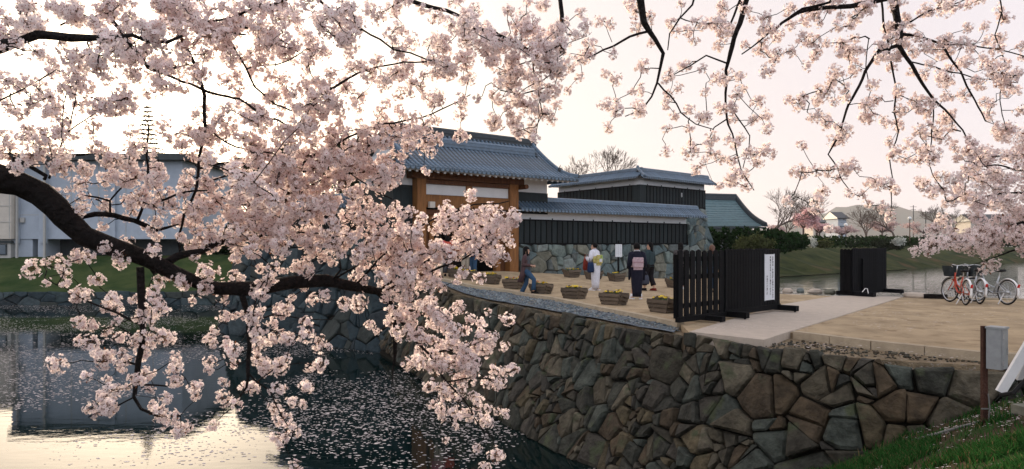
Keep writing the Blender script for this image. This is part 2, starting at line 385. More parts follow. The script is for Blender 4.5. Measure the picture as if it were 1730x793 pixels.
def grid_fill(name, poly, m, fz, step, z_skirt=None, kind='structure'):
    """a draped sheet over a polygon: constrained triangulation with interior grid points"""
    from mathutils.geometry import delaunay_2d_cdt
    xs = [p[0] for p in poly]; ys = [p[1] for p in poly]
    bnd = []
    for i in range(len(poly)):
        a = Vector(poly[i]); b = Vector(poly[(i + 1) % len(poly)]); k = max(1, int((b - a).length / step))
        for j in range(k): bnd.append(a.lerp(b, j / k))
    nb = len(bnd); pts = list(bnd); y = min(ys)
    while y < max(ys):
        x = min(xs)
        while x < max(xs):
            pts.append(Vector((x + random.uniform(-.2, .2) * step, y + random.uniform(-.2, .2) * step))); x += step
        y += step
    r = delaunay_2d_cdt(pts, [], [list(range(nb))], 1, 1e-5)
    vs = [(p.x, p.y, fz(p.x, p.y)) for p in r[0]]
    b = MB(); b.add(vs, [tuple(f) for f in r[2]])
    if z_skirt is not None:
        n0 = len(bnd); vv = [(p.x, p.y, fz(p.x, p.y)) for p in bnd] + [(p.x, p.y, z_skirt) for p in bnd]
        b.add(vv, [(i, i + n0, (i + 1) % n0 + n0, (i + 1) % n0) for i in range(n0)])
    return tag(b.build(name, m, smooth=False), kind=kind)
def nz(x, y, s, a): return mnoise.noise(Vector((x * s, y * s, 3.1))) * a
inner = [(p[0] + .16, p[1] + .08) for p in RW]
margin = inner + [(9, 9.0), (30, 6.5), (30, 16.8)] + edge_far[1:] + [(10.2, 39.5), (0, 31.5), (-3.6, 28.3)]
grid_fill('earth_margin', margin, M['dirt'], lambda x, y: gh(x, y) - .11 + nz(x, y, 1.3, .025), .55, -3.5)
gv = [P_(inner[0]), P_(inner[1]), P_(inner[2]), P_(inner[3]), (2.98, 13.0)]
kl = [P_(p) for p in kerb_left]
grid_fill('gravel_strip', gv + [(3.02, 13.2)] + [(p[0] - .02, p[1]) for p in kl[:-1]][::-1], M['gravel'], lambda x, y: gh(x, y) - .06 + nz(x, y, 3.0, .02), .35)
sand = kl[:-1] + path_poly[:1] + [(3.9, 12.35), (4.6, 12.85)] + [P_(k) for k in kerb_right] + [(30, 5.0)] + edge_far + [(9.9, 39.2), (0.2, 31.1), (-3.4, 28.0)]
grid_fill('sand_plaza', sand, M['sand'], lambda x, y: gh(x, y) + nz(x, y, .8, .012), .6, -.2)
pb = MB(); pb.prism(path_poly, -.3, .022); tag(pb.build('stone_path', M['path']), kind='structure')
def kerb(pts, w, dz, name):
    for i in range(len(pts) - 1):
        a, b = Vector(pts[i]), Vector(pts[i + 1]); L = (b - a).length; n = max(1, round(L / .9))
        for j in range(n):
            p = a.lerp(b, (j + .008) / n); q = a.lerp(b, (j + .992) / n); m_ = MB()
            za = gh(p.x, p.y) + dz; zb = gh(q.x, q.y) + dz
            t = (q - p); t.z = 0; t.normalize(); s = Vector((-t.y, t.x, 0)) * w / 2
            vs = [p + s, p - s, q - s, q + s]; zs = [za, za, zb, zb]
            lo = [(v.x, v.y, z_ - .22) for v, z_ in zip(vs, zs)]; hi = [(v.x, v.y, z_) for v, z_ in zip(vs, zs)]
            m_.add(lo + hi, [(0, 1, 2, 3), (7, 6, 5, 4), (0, 4, 5, 1), (1, 5, 6, 2), (2, 6, 7, 3), (3, 7, 4, 0)])
            o = m_.build('kerb_stone', M['kerb'], KP[name])
KP = {}
k1 = empty('kerb'); tag(k1, kind='structure'); KP['a'] = k1
kerb(kerb_left[:-1], .15, .035, 'a')
k2 = empty('kerb'); tag(k2, kind='structure'); KP['b'] = k2
kerb(kerb_right, .14, .03, 'b')
kerb([Vector((30, 16.75, 0)), Vector((14.2, 19.65, 0)), Vector((11.55, 20.8, 0))], .16, .04, 'b')

# banks
def edge_dist(x, y, pts):
    """signed distance to an open polyline, positive on its left side"""
    best = 1e9; sg = 1
    for i in range(len(pts) - 1):
        ax, ay = pts[i]; bx, by = pts[i + 1]; dx, dy = bx - ax, by - ay
        t = max(0, min(1, ((x - ax) * dx + (y - ay) * dy) / (dx * dx + dy * dy)))
        qx, qy = x - ax - t * dx, y - ay - t * dy; d = math.hypot(qx, qy)
        if d < best - 1e-9: best = d; sg = 1 if dx * qy - dy * qx > 0 else -1
    return best * sg
NB = [(-30, 4.0), (1.7, 3.3), (6.25, 8.45), (7.4, 9.6)]
def nbz(x, y):
    d = edge_dist(x, y, NB)
    z = -.02 - .16 * smooth((y - 3) / 5)
    if d > -.5: z -= .60 * (d + .5) ** 2 / (d + 1.2) * 1.0 if d < 6 else .6 * (d - .2)
    return max(-3.6, z + nz(x, y, 1.6, .05))
grid_fill('near_bank', [(-30, -14), (34, -14), (34, 5.2), (9.3, 9.0), (7.3, 9.25), (6.2, 9.9), (4.9, 10.6), (3.5, 11.6), (1.5, 11.0), (-4, 9.3), (-30, 9.3)], M['bank_soil'], nbz, .45)

LB = [(-220, 48.6), (-9, 48.6)]
def lbz(x, y):
    d = y - 48.7
    if d < 0: return -1.9
    return min(.62, -1.88 + 2.5 * smooth(d / 10.5) ) + nz(x, y, .35, .14)
grid_fill('left_bank', [(-220, 48.7), (-4, 48.7), (8, 70), (8, 400), (-400, 400)], M['near_left_bank'], lbz, 2.4)
RB = [(10.6, 38.6), (16, 52), (23, 69), (33.8, 89), (88, 135), (260, 280)]
def rbz(x, y):
    d = edge_dist(x, y, RB)
    if d < 0: return WZ - .5
    return WZ + .05 + 3.95 * smooth(d / 13.5) + nz(x, y, .22, .3) * smooth(d / 4)
grid_fill('right_bank', RB + [(1400, 1500), (-500, 1500), (-60, 402), (8.0, 200), (2, 70), (7, 41)], M['far_bank'], rbz, 6.0)

# far wooded hills
def hill(pts, d, m, name, depth=500):
    vs = []; n = 60; b = MB()
    for j, (dd, hh) in enumerate(((0, 0), (.25, .55), (.5, 1.0), (.8, .8), (1.2, 0))):
        for i in range(n + 1):
            px = pts[0][0] + (pts[-1][0] - pts[0][0]) * i / n
            k = next(k for k in range(len(pts) - 1) if pts[k + 1][0] >= px - 1e-6)
            t = (px - pts[k][0]) / (pts[k + 1][0] - pts[k][0]); t = t * t * (3 - 2 * t); py = pts[k][1] * (1 - t) + pts[k + 1][1] * t
            top = (HZ - py) / FPX * (d + .5 * depth)
            D_ = d + dd * depth
            vs.append(((px - 865) / FPX * D_, D_, 1.0 + hh * top + (nz(i * 3.0, j * 7.0, .35, .09) * top if hh else -4)))
    fs = [(j * (n + 1) + i, j * (n + 1) + i + 1, (j + 1) * (n + 1) + i + 1, (j + 1) * (n + 1) + i) for j in range(4) for i in range(n)]
    b.add(vs, fs); return tag(b.build(name, m, smooth=True), kind='structure')
hill([(1150, 408), (1290, 388), (1380, 362), (1430, 348), (1500, 347), (1560, 358), (1640, 366), (1760, 374), (1900, 366), (2200, 382)], 2500, M['hill'], 'hill', 700)

# ------------------------------------------------------------------ masonry
def clip(poly, nx, ny, c):
    r = []
    for i in range(len(poly)):
        a = poly[i]; b = poly[(i + 1) % len(poly)]
        da = a[0] * nx + a[1] * ny - c; db = b[0] * nx + b[1] * ny - c
        if da <= 0: r.append(a)
        if (da < 0) != (db < 0) and abs(da - db) > 1e-12:
            t = da / (da - db); r.append((a[0] + (b[0] - a[0]) * t, a[1] + (b[1] - a[1]) * t))
    return r
def voronoi(L, H, rmin, rmax, asp=1.25, seed=1, vtop=0.0):
    """irregular masonry cells over [0,L]x[0,H]"""
    rr = random.Random(seed); S = []; fails = 0
    while fails < 2500:
        r = rmin + (rmax - rmin) * rr.random() ** 1.5; x = rr.uniform(0, L); y = rr.uniform(0, H)
        if all(((x - a) / asp) ** 2 + (y - b) ** 2 > (.5 * (r + c)) ** 2 for a, b, c in S): S.append((x, y, r)); fails = 0
        else: fails += 1
    cells = []
    for i, (x, y, r) in enumerate(S):
        poly = [(0, -.05), (L, -.05), (L, H + rr.uniform(-vtop, vtop)), (0, H + rr.uniform(-vtop, vtop))]
        for j, (a, b, c) in enumerate(S):
            if j == i: continue
            dx = (a - x) / asp ** 2; dy = b - y; q = ((a - x) / asp) ** 2 + dy * dy
            if q > 9 * rmax * rmax: continue
            w = .5 + .5 * (r * r - c * c) / max(q, 1e-6) * .25
            w = min(.8, max(.2, w))
            cx = x + (a - x) * w; cy = y + (b - y) * w
            poly = clip(poly, dx, dy, cx * dx + cy * dy)
            if len(poly) < 3: break
        if len(poly) >= 3:
            ar = abs(sum(poly[k][0] * poly[(k + 1) % len(poly)][1] - poly[(k + 1) % len(poly)][0] * poly[k][1] for k in range(len(poly)))) / 2
            if ar > .006: cells.append((poly, ar))
    return cells
def split_cells(cells, amin, p1, seed):
    rr = random.Random(seed); out = []
    def area(P): return abs(sum(P[k][0] * P[(k + 1) % len(P)][1] - P[(k + 1) % len(P)][0] * P[k][1] for k in range(len(P)))) / 2
    def go(P, p):
        a = area(P)
        if a < amin or rr.random() > p: out.append((P, a)); return
        cx = sum(q[0] for q in P) / len(P); cy = sum(q[1] for q in P) / len(P)
        wx = max(q[0] for q in P) - min(q[0] for q in P); wy = max(q[1] for q in P) - min(q[1] for q in P)
        th = (0 if wx > wy * rr.uniform(.7, 1.3) else math.pi / 2) + rr.gauss(0, .38); nx, ny = math.cos(th), math.sin(th); o = rr.uniform(-.28, .28) * (wx if abs(nx) > abs(ny) else wy)
        c = cx * nx + cy * ny + o * .95
        A1, B1 = clip(P, nx, ny, c), clip(P, -nx, -ny, -c)
        for Q in (A1, B1):
            if len(Q) >= 3 and area(Q) > .003: go(Q, p * .62)
    for P, a in cells: go(P, p1)
    return out
def stone_mesh(poly, mapf, gap, bulge, depth, rr, cap=False):
    """one squared-off rubble stone: back ring, rim ring, inset face ring, face"""
    # round the outline: cut the corners
    P = []
    n = len(poly); jj = min(.022, 0.06 * math.sqrt(max(1e-4, (max(q[0] for q in poly) - min(q[0] for q in poly)) * (max(q[1] for q in poly) - min(q[1] for q in poly)))))
    poly = [(q[0] + rr.uniform(-jj, jj), q[1] + rr.uniform(-jj, jj)) for q in poly]
    for i in range(n):
        a, b = poly[i], poly[(i + 1) % n]; l = math.hypot(b[0] - a[0], b[1] - a[1])
        if l < .02: continue
        t = min(.25, rr.uniform(.008, .04) / l)
        P.append((a[0] + (b[0] - a[0]) * t, a[1] + (b[1] - a[1]) * t)); P.append((a[0] + (b[0] - a[0]) * (1 - t), a[1] + (b[1] - a[1]) * (1 - t)))
    if len(P) < 5: return None
    cx = sum(p[0] for p in P) / len(P); cy = sum(p[1] for p in P) / len(P)
    sz = max(max(abs(p[0] - cx) for p in P), max(abs(p[1] - cy) for p in P))
    g = min(gap, sz * .18); tx, ty = rr.uniform(-.2, .2), rr.uniform(-.2, .2)
    pr = rr.uniform(-.035, .065)
    def ring(k, off, jit):
        o = []
        for p in P:
            dx, dy = p[0] - cx, p[1] - cy; l = math.hypot(dx, dy) or 1
            f = max(.25, (l - g * .5) / l) * k
            x, y = cx + dx * f, cy + dy * f
            o.append(mapf(x + rr.uniform(-jit, jit), y + rr.uniform(-jit, jit), off + (tx * dx + ty * dy) * (1 if off > -.05 else 0) + rr.uniform(-jit, jit)))
        return o
    b = MB(); m = len(P)
    def flat(k, off):
        o = []
        for p in P:
            dx, dy = p[0] - cx, p[1] - cy; x = cx + dx * k + rr.uniform(-.01, .01); y = cy + dy * k + rr.uniform(-.01, .01)
            o.append(mapf(x, y, off + tx * dx * .8 + ty * dy * .8))
        return o
    b.rings([ring(1, -depth, 0), ring(1, pr - .012, .006), ring(.93, pr + bulge * .55, .012), flat(.70, pr + bulge)], caps=False)
    b.f.append(tuple(range(3 * m, 4 * m))); b.m.append(0)
    return b, Vector(mapf(cx, cy, pr))
def masonry(parent, cells, mapf, gap, bulge, depth, m, m_many, seed=1, limit=300, name='stone', core=None):
    rr = random.Random(seed); st = []
    for poly, ar in cells:
        r = stone_mesh(poly, mapf, gap, bulge, depth, rr)
        if r is None: continue
        b, c = r; st.append((ar / max(1.0, (c - Vector((0, 0, EYE))).length) ** 2, b))
    st.sort(key=lambda q: -q[0])
    for i, (_, b) in enumerate(st[:limit]): b.build(name, m, parent)
    if len(st) > limit:
        k = MB()
        for _, b in st[limit:]: k.add(b.v, b.f)
        tag(k.build('small_stones', m_many, parent), kind='stuff')
    return len(st)
def path_map(pts, H, batter, topf, side):
    """(u,v,out) -> world along a polyline of top points; side=+1: outward is to the left of travel"""
    P = [Vector(p) for p in pts]; cum = [0]
    for i in range(len(P) - 1): cum.append(cum[-1] + (P[i + 1] - P[i]).length)
    nr = []
    for i in range(len(P)):
        t = (P[min(i + 1, len(P) - 1)] - P[max(i - 1, 0)]).normalized(); nr.append(Vector((-t.y, t.x)) * side)
    def f(u, v, o):
        u = max(0, min(cum[-1] - 1e-6, u)); k = 0
        while cum[k + 1] < u: k += 1
        t = (u - cum[k]) / (cum[k + 1] - cum[k]); p = P[k].lerp(P[k + 1], t); n = nr[k].lerp(nr[k + 1], t).normalized()
        s = max(0.0, (H - v) / H); b = batter * (s * .7 + .3 * s * s)
        z = topf(p.x, p.y) - (H - v)
        return Vector((p.x + n.x * (b + o), p.y + n.y * (b + o), z + o * .3))
    return f, cum[-1]
def core_mesh(parent, f, L, H, nu, m, name='wall_core', back=.35, inset=.10):
    b = MB(); r = []
    for i in range(nu + 1):
        u = L * i / nu
        r.append([f(u, -.3, -inset), f(u, H * .5, -inset), f(u, H - .10, -inset), f(u, H - .10, -inset - back), f(u, -.3, -inset - back - .8)])
    b.rings(r, True); return b.build(name, m, parent)

HW = 2.5
rwf, rwL = path_map(RW, HW, 1.2, lambda x, y: gh(x, y) * .6 - .08, -1)
rw = empty('retaining_wall', (0, 0, 0))
tag(rw, 'long dry rubble retaining wall of brown and grey stones rising from the petal strewn moat', 'stone wall')
core_mesh(rw, rwf, rwL, HW, 60, M['joint'])
cells = split_cells(voronoi(rwL, HW, .30, .74, 1.25, 5, .10), .026, .93, 2)
print('retaining stones', masonry(rw, cells, rwf, .019, .075, .30, M['stone'], M['stone_many'], 3))

bw = empty('bank_wall', (0, 0, 0)); tag(bw, 'low rough stone revetment along the foot of the grass bank across the left moat', 'stone wall')
bwf, bwL = path_map([(-62, 48.55), (-14.5, 48.55)], .95, .25, lambda x, y: -1.72 + nz(x, y, .3, .08), -1)
masonry(bw, voronoi(bwL, .95, .42, .85, 1.5, 77, .06), bwf, .03, .06, .3, M['stone_dark'], M['stone_many'], 12, limit=160)
core_mesh(bw, bwf, bwL, .95, 30, M['joint'])
# ------------------------------------------------------------------ tiled roofs and castle walls (local frame: x along the wall, y backwards, z up)
ANG = math.atan2(.64, .768)
def loc_empty(name, p, d):
    return empty(name, (p[0], p[1], 0), math.atan2(d[1], d[0]))
def tile_row_mesh(prof, r, t0=0.0, n=4, step=.27):
    """a run of half-round tiles down a roof profile from parameter t0 to the eave"""
    cum = [0]
    for i in range(len(prof) - 1): cum.append(cum[-1] + math.hypot(prof[i + 1][0] - prof[i][0], prof[i + 1][1] - prof[i][1]))
    L = cum[-1]
    def pt(s):
        s = max(0, min(L, s)); k = 0
        while k < len(cum) - 2 and cum[k + 1] < s: k += 1
        t = (s - cum[k]) / (cum[k + 1] - cum[k]); a, b = prof[k], prof[k + 1]
        dy, dz = b[0] - a[0], b[1] - a[1]; l = math.hypot(dy, dz)
        return a[0] + dy * t, a[1] + dz * t, -dz / l, dy / l   # point and normal (ny,nz) pointing up
    b = MB(); s = t0 * L; rg = []
    k = max(1, int(round((L - s) / step))); st = (L - s) / k
    for i in range(k):
        for f, rr in ((0.0, r * .86), (1.0, r)):
            y, z, ny, nzv = pt(s + (i + f) * st)
            if nzv < 0: ny, nzv = -ny, -nzv
            rg.append([Vector((math.cos(math.pi * j / n) * rr, y + ny * math.sin(math.pi * j / n) * rr, z + nzv * math.sin(math.pi * j / n) * rr)) for j in range(n + 1)])
    vs = [p for q in rg for p in q]; m = n + 1; fs = []
    for i in range(len(rg) - 1):
        for j in range(n): a = i * m + j; fs.append((a, a + 1, a + m + 1, a + m))
    fs.append(tuple(range((len(rg) - 1) * m, len(rg) * m))); fs.append(tuple(range(m - 1, -1, -1)))
    b.add(vs, fs)
    y, z, ny, nzv = pt(L); # round end tile
    dsk = [Vector((math.cos(q * math.pi / 4) * r * 1.12, y - .012, z + .01 + math.sin(q * math.pi / 4) * r * 1.12)) for q in range(8)]
    b.rings([[p + Vector((0, .03, 0)) for p in dsk], dsk], True)
    return b
def tile_roof(parent, prof, xs, xe, pitch=.22, r=.074, m=None, mdark=None, back=False):
    """xs,xe: functions of t (0 ridge .. 1 eave) giving the ends of the slope"""
    m = m or M['tile']; mdark = mdark or M['tile_dark']
    cum = [0]
    for i in range(len(prof) - 1): cum.append(cum[-1] + math.hypot(prof[i + 1][0] - prof[i][0], prof[i + 1][1] - prof[i][1]))
    L = cum[-1]
    def pt(t):
        s = t * L; k = 0
        while k < len(cum) - 2 and cum[k + 1] < s: k += 1
        f = (s - cum[k]) / (cum[k + 1] - cum[k]); return prof[k][0] + (prof[k + 1][0] - prof[k][0]) * f, prof[k][1] + (prof[k + 1][1] - prof[k][1]) * f
    nc = max(2, int(L / .2)); b = MB(); vs = []; fs = []
    for i in range(nc):
        for f, dz in ((0, 0.0), (1, .022)):
            t = (i + f) / nc; y, z = pt(t); vs += [(xs(t), y, z + dz), (xe(t), y, z + dz)]
    ne = len(vs) // 2
    for i in range(ne - 1): fs.append((2 * i, 2 * i + 1, 2 * i + 3, 2 * i + 2))
    b.add(vs, fs)
    y0, z0 = pt(0); y1, z1 = pt(1)
    b.add([(xs(1), y1, z1 + .02), (xe(1), y1, z1 + .02), (xe(1), y1, z1 - .07), (xs(1), y1, z1 - .07)], [(3, 2, 1, 0)])
    b.add([(xs(1), y1, z1 - .07), (xe(1), y1, z1 - .07), (xe(0), y0, z0 - .10), (xs(0), y0, z0 - .10)], [(0, 1, 2, 3)])
    b.build('tile_bed', mdark, parent)
    x0 = min(xs(0), xs(1)); x1 = max(xe(0), xe(1)); full = tile_row_mesh(prof, r).mesh('tile_row', m)
    n = int((x1 - x0) / pitch); off = (x1 - x0 - n * pitch) / 2
    for i in range(n + 1):
        x = x0 + off + i * pitch; t0 = 0.0
        while t0 < .97 and not (xs(t0) - .02 <= x <= xe(t0) + .02): t0 += .03
        if t0 > .9: continue
        me = full if t0 == 0 else tile_row_mesh(prof, r, t0).mesh('tile_row', m)
        inst('tile_row', me, parent, (x, 0, 0))
def ridge_stack(parent, pts, w, h, layers=3, m=None, cap=.07, name='ridge'):
    m = m or M['tile']; b = MB()
    for i in range(len(pts) - 1):
        a, c = Vector(pts[i]), Vector(pts[i + 1])
        for k in range(layers):
            z = h * (k + .5) / layers; ww = w * (1.0 if k % 2 == 0 else .82)
            b.bar(a + Vector((0, 0, z)), c + Vector((0, 0, z)), ww, h / layers * .97)
    b.tube([Vector(p) + Vector((0, 0, h + cap * .3)) for p in pts], cap, 8)
    return b.build(name, m, parent)
def demon_tile(parent, p, s, rz=0.0, name='ridge_end_tile'):
    b = MB(); b.box((0, 0, .22 * s), (.10 * s, .42 * s, .44 * s), taper=.7); b.box((0, 0, .05 * s), (.12 * s, .6 * s, .12 * s))
    b.tube([(0, 0, .4 * s), (.02 * s, 0, .55 * s), (.09 * s, 0, .68 * s)], [.05 * s, .04 * s, .015 * s], 6)
    b.ball((.05 * s, 0, .22 * s), .09 * s)
    o = b.build(name, M['tile_dark'], parent); o.location = p; o.rotation_euler = (0, 0, rz); return o
def castle_wall(parent, L, zb, zw, ze, zr, x0=0.0, overs=(.3, .3), run=.66, thick=.36, pitch=.34, mitre=(0, 0), zfun=None):
    """black boarding, white plaster band, small tiled roof"""
    b = MB(); b.box((x0 + L / 2, thick / 2 + .03, (zb + ze + .15) / 2), (L, thick - .06, ze + .15 - zb - .01)); b.build('plaster_wall', M['plaster'], parent)
    n = max(1, int(round(L / pitch))); w = L / n
    bm = MB(); bm.box((0, 0, 0), (w - .03, .022, zw - zb - .02)); me = bm.mesh('board', M['board'])
    tm = MB(); tm.box((0, 0, 0), (.045, .03, zw - zb + .02)); tme = tm.mesh('batten', M['black'])
    for i in range(n):
        inst('board', me, parent, (x0 + (i + .5) * w, .015, (zb + zw) / 2))
        inst('batten', tme, parent, (x0 + i * w + .001, -.004, (zb + zw) / 2))
    inst('batten', tme, parent, (x0 + L - .02, -.004, (zb + zw) / 2))
    for z, hh in ((zb + .01, .13), (zw - .02, .06)):
        q = MB(); q.box((x0 + L / 2, -.012, z), (L, .05, hh)); q.build('rail', M['black'], parent)
    nf = max(1, int(L / 1.35)); fm = MB(); fm.box((0, 0, 0), (.035, .05, .07)); fme = fm.mesh('rail_clip', M['tile_dark'])
    for i in range(nf): inst('rail_clip', fme, parent, (x0 + (i + .5) * L / nf, -.035, zw + .04))
    yr = thick / 2; prof = [(yr, zr - .16), (yr - run * .5, zr - .16 - (zr - ze - .16) * .56), (yr - run, ze)]
    mx = mitre
    tile_roof(parent, prof, lambda t: x0 - overs[0] - mx[0] * t, lambda t: x0 + L + overs[1] + mx[1] * t)
    pb_ = [(yr, zr - .165), (yr + run * .5, zr - .16 - (zr - ze - .16) * .56), (yr + run, ze)]
    bb = MB(); bb.rings([[(x0 - overs[0], y, z) for y, z in pb_] + [(x0 - overs[0], yr + run, ze - .06), (x0 - overs[0], yr, zr - .27)],
                         [(x0 + L + overs[1], y, z) for y, z in pb_] + [(x0 + L + overs[1], yr + run, ze - .06), (x0 + L + overs[1], yr, zr - .27)]])
    bb.build('rear_slope', M['tile_dark'], parent)
    ridge_stack(parent, [(x0 - overs[0] - .02, yr, zr - .17), (x0 + L + overs[1] + .02, yr, zr - .17)], .24, .13, 2, cap=.06)
    # plastered rafter ends under the eave
    rm = MB(); rm.bar((0, .05, ze + .09), (0, yr - run + .05, ze - .055), .07, .07); rme = rm.mesh('rafter', M['plaster'])
    k = max(1, int(L / .36))
    for i in range(k): inst('rafter', rme, parent, (x0 + (i + .5) * L / k, 0, 0))
    eb = MB(); eb.box((x0 + L / 2, yr - run + .07, ze - .035), (L + overs[0] + overs[1] - .1, .05, .045)); eb.build('eave_board', M['plaster'], parent)

# lower wall beside the gate
lw = loc_empty('castle_wall', A, D2); tag(lw, 'low black boarded castle wall with a white band and tiled roof, running right from the gate on a stone footing', 'castle wall', 'castle walls')
castle_wall(lw, 12.15, 1.53, 2.65, 3.05, 3.66, x0=.25, overs=(.15, 1.15))
lf, lL = path_map([(.30, -.02), (12.45, -.02)], 2.1, .16, lambda x, y: 1.52, -1)
masonry(lw, split_cells(voronoi(lL, 2.1, .34, .62, 1.5, 9), .09, .55, 4), lf, .02, .04, .22, M['stone_blue'], M['stone_many'], 4)
core_mesh(lw, lf, lL, 2.1, 4, M['joint'])
# stone pier closing the wall, and the tall stone podium behind it
pi_ = empty('stone_pier', (0, 0, 0)); tag(pi_, 'blue grey rubble stone base under the raised black wall right of the low wall', 'stone base')
q0 = A + D2 * 12.55 + N2 * -.02; q1 = A + D2 * 14.0 + N2 * -.02; q2 = q1 - N2 * 2.0
pf, pL = path_map([q0, q1, q2], 3.1, .35, lambda x, y: 2.62, -1)
masonry(pi_, split_cells(voronoi(pL, 3.1, .4, .7, 1.3, 21, .05), .09, .5, 8), pf, .02, .05, .3, M['stone_blue'], M['stone_many'], 5)
core_mesh(pi_, pf, pL, 3.1, 6, M['joint'])
UC = Vector((7.48, 41.5)); UD = Vector((.73, .684)).normalized(); UE = UC + UD * 7.08
uf, uL = path_map([UC - UD * .3, UC + UD * 3, UE, UE + Vector((-.62, .78)) * 3], 4.4, .85, lambda x, y: 3.83, -1)
masonry(pi_, split_cells(voronoi(uL, 4.4, .5, .9, 1.25, 22, .04), .1, .5, 7), uf, .02, .05, .3, M['stone_blue'], M['stone_many'], 6)
core_mesh(pi_, uf, uL, 4.4, 12, M['joint'])
# raised wall with a corner
uw = loc_empty('castle_wall', UC, UD); tag(uw, 'raised black boarded wall with tiled roof turning a corner behind the low wall', 'castle wall', 'castle walls')
castle_wall(uw, 7.04, 3.85, 5.03, 5.42, 6.04, overs=(0, .6), mitre=(.45, 0), run=.72)
slit = MB(); slit.box((4.3, -.02, 4.62), (.055, .05, .26)); slit.build('loophole', M['plaster'], uw)
UD3 = Vector((-.55, .83)).normalized(); uv = loc_empty('castle_wall', UC + UD3 * 7.9, -UD3)
tag(uv, 'raised black boarded wall with tiled roof, the wing running back left from the corner', 'castle wall', 'castle walls')
castle_wall(uv, 7.88, 2.9, 5.03, 5.42, 6.04, overs=(.3, .0), mitre=(0, .45), run=.72)
hb = MB(); hb.box((.14, -.02, 4.05), (.54, .15, 1.94)); hb.box((-.035, .22, 4.05), (.09, .40, 1.94)); hb.build('corner_post', M['board'], uw)
hb = MB(); hb.tube([(.02, .17, 6.03), (-.14, -.22, 5.74), (-.32, -.58, 5.50)], .075, 8); hb.ball((-.35, -.61, 5.53), .09); hb.ball((.02, .17, 6.08), .10); hb.build('hip_ridge', M['tile'], uw)

# ------------------------------------------------------------------ the gate
gt = loc_empty('castle_gate', A, D2); tag(gt, 'large wooden castle gate with white panels under a curved grey tiled roof', 'castle gate')
def gp(t): return (1.4 - 2.6 * t, 6.22 - 1.80 * (1.32 * t - .32 * t * t))
PR = [gp(i / 9) for i in range(10)]
tile_roof(gt, PR, lambda t: -5.75 - max(0, t - .70) * 2.8, lambda t: 2.2 + max(0, t - .70) * 2.0, pitch=.222, r=.076)
PB = [(2.8 - y, z - .004) for y, z in PR]
tile_roof(gt, PB, lambda t: -5.75 - max(0, t - .70) * 2.8, lambda t: 2.2 + max(0, t - .70) * 2.0, pitch=.444, r=.066)
ridge_stack(gt, [(-5.85, 1.4, 6.14), (2.27, 1.4, 6.14)], .34, .26, 4, m=M['tile_dark'], cap=.085)
y3, z3 = gp(.27)
ridge_stack(gt, [(-5.5, y3, z3 - .03), (1.78, y3, z3 - .03)], .26, .26, 4, cap=.085, name='lower_ridge')
demon_tile(gt, (2.30, 1.4, 6.18), .85); demon_tile(gt, (-5.9, 1.4, 6.18), .85, math.pi); demon_tile(gt, (1.82, y3 - .02, z3 - .1), .62)
for sx in (1, -1):
    xr = 2.22 if sx > 0 else -5.77
    ridge_stack(gt, [(xr, gp(t)[0], gp(t)[1] - .02) for t in (.02, .15, .3, .45, .6, .74)], .2, .15, 2, cap=.07, name='descending_ridge')
    demon_tile(gt, (xr, gp(.76)[0], gp(.76)[1]), .55, -math.pi / 2)
    ex = xr + sx * (.62 if sx > 0 else .84)
    ridge_stack(gt, [(xr, gp(.72)[0], gp(.72)[1]), (xr + sx * .3, gp(.87)[0], gp(.87)[1] + .01), (ex, gp(1)[0] + .03, gp(1)[1] + .10)], .16, .10, 2, cap=.055, name='corner_ridge')
    demon_tile(gt, (ex, gp(1)[0] + .05, gp(1)[1] + .12), .42, -math.pi / 4 if sx > 0 else -3 * math.pi / 4)
    g = MB(); g.add([(xr - sx * .25, gp(.1)[0], gp(.1)[1]), (xr - sx * .25, gp(.72)[0], gp(.72)[1]), (xr - sx * .25, 2.8 - gp(.72)[0], gp(.72)[1])], [(0, 1, 2)]); 
    g.add([(xr - sx * .33, gp(.1)[0], gp(.1)[1]), (xr - sx * .33, gp(.72)[0], gp(.72)[1]), (xr - sx * .33, 2.8 - gp(.72)[0], gp(.72)[1])], [(2, 1, 0)]); g.build('gable', M['plaster'], gt)
    sk = MB(); a0 = gp(.72); a1 = gp(1)
    sk.add([(xr, a0[0], a0[1]), (xr, 2.8 - a0[0], a0[1]), (ex, 2.8 - a1[0], a1[1] + .02), (ex, a1[0], a1[1] + .02)], [(0, 1, 2, 3)])
    sk.add([(xr, a0[0], a0[1] - .08), (xr, 2.8 - a0[0], a0[1] - .08), (ex, 2.8 - a1[0], a1[1] - .06), (ex, a1[0], a1[1] - .06)], [(3, 2, 1, 0)]); sk.build('end_slope', M['tile'], gt)
# eaves
rm = MB(); rm.bar((0, .0, 4.72), (0, -1.1, 4.315), .085, .085); rme = rm.mesh('rafter', M['plaster'])
nr_ = 27
for i in range(nr_): inst('rafter', rme, gt, (-6.1 + 8.5 * (i + .5) / nr_, 0, 0))
eb = MB(); eb.box((-1.85, -1.10, 4.372), (9.3, .10, .06)); eb.build('eave_board', M['plaster'], gt)
sb = MB(); sb.add([(-6.4, -1.07, 4.345), (2.6, -1.07, 4.345), (2.6, .02, 4.76), (-6.4, .02, 4.76)], [(0, 1, 2, 3)]); sb.build('soffit', M['plaster'], gt)
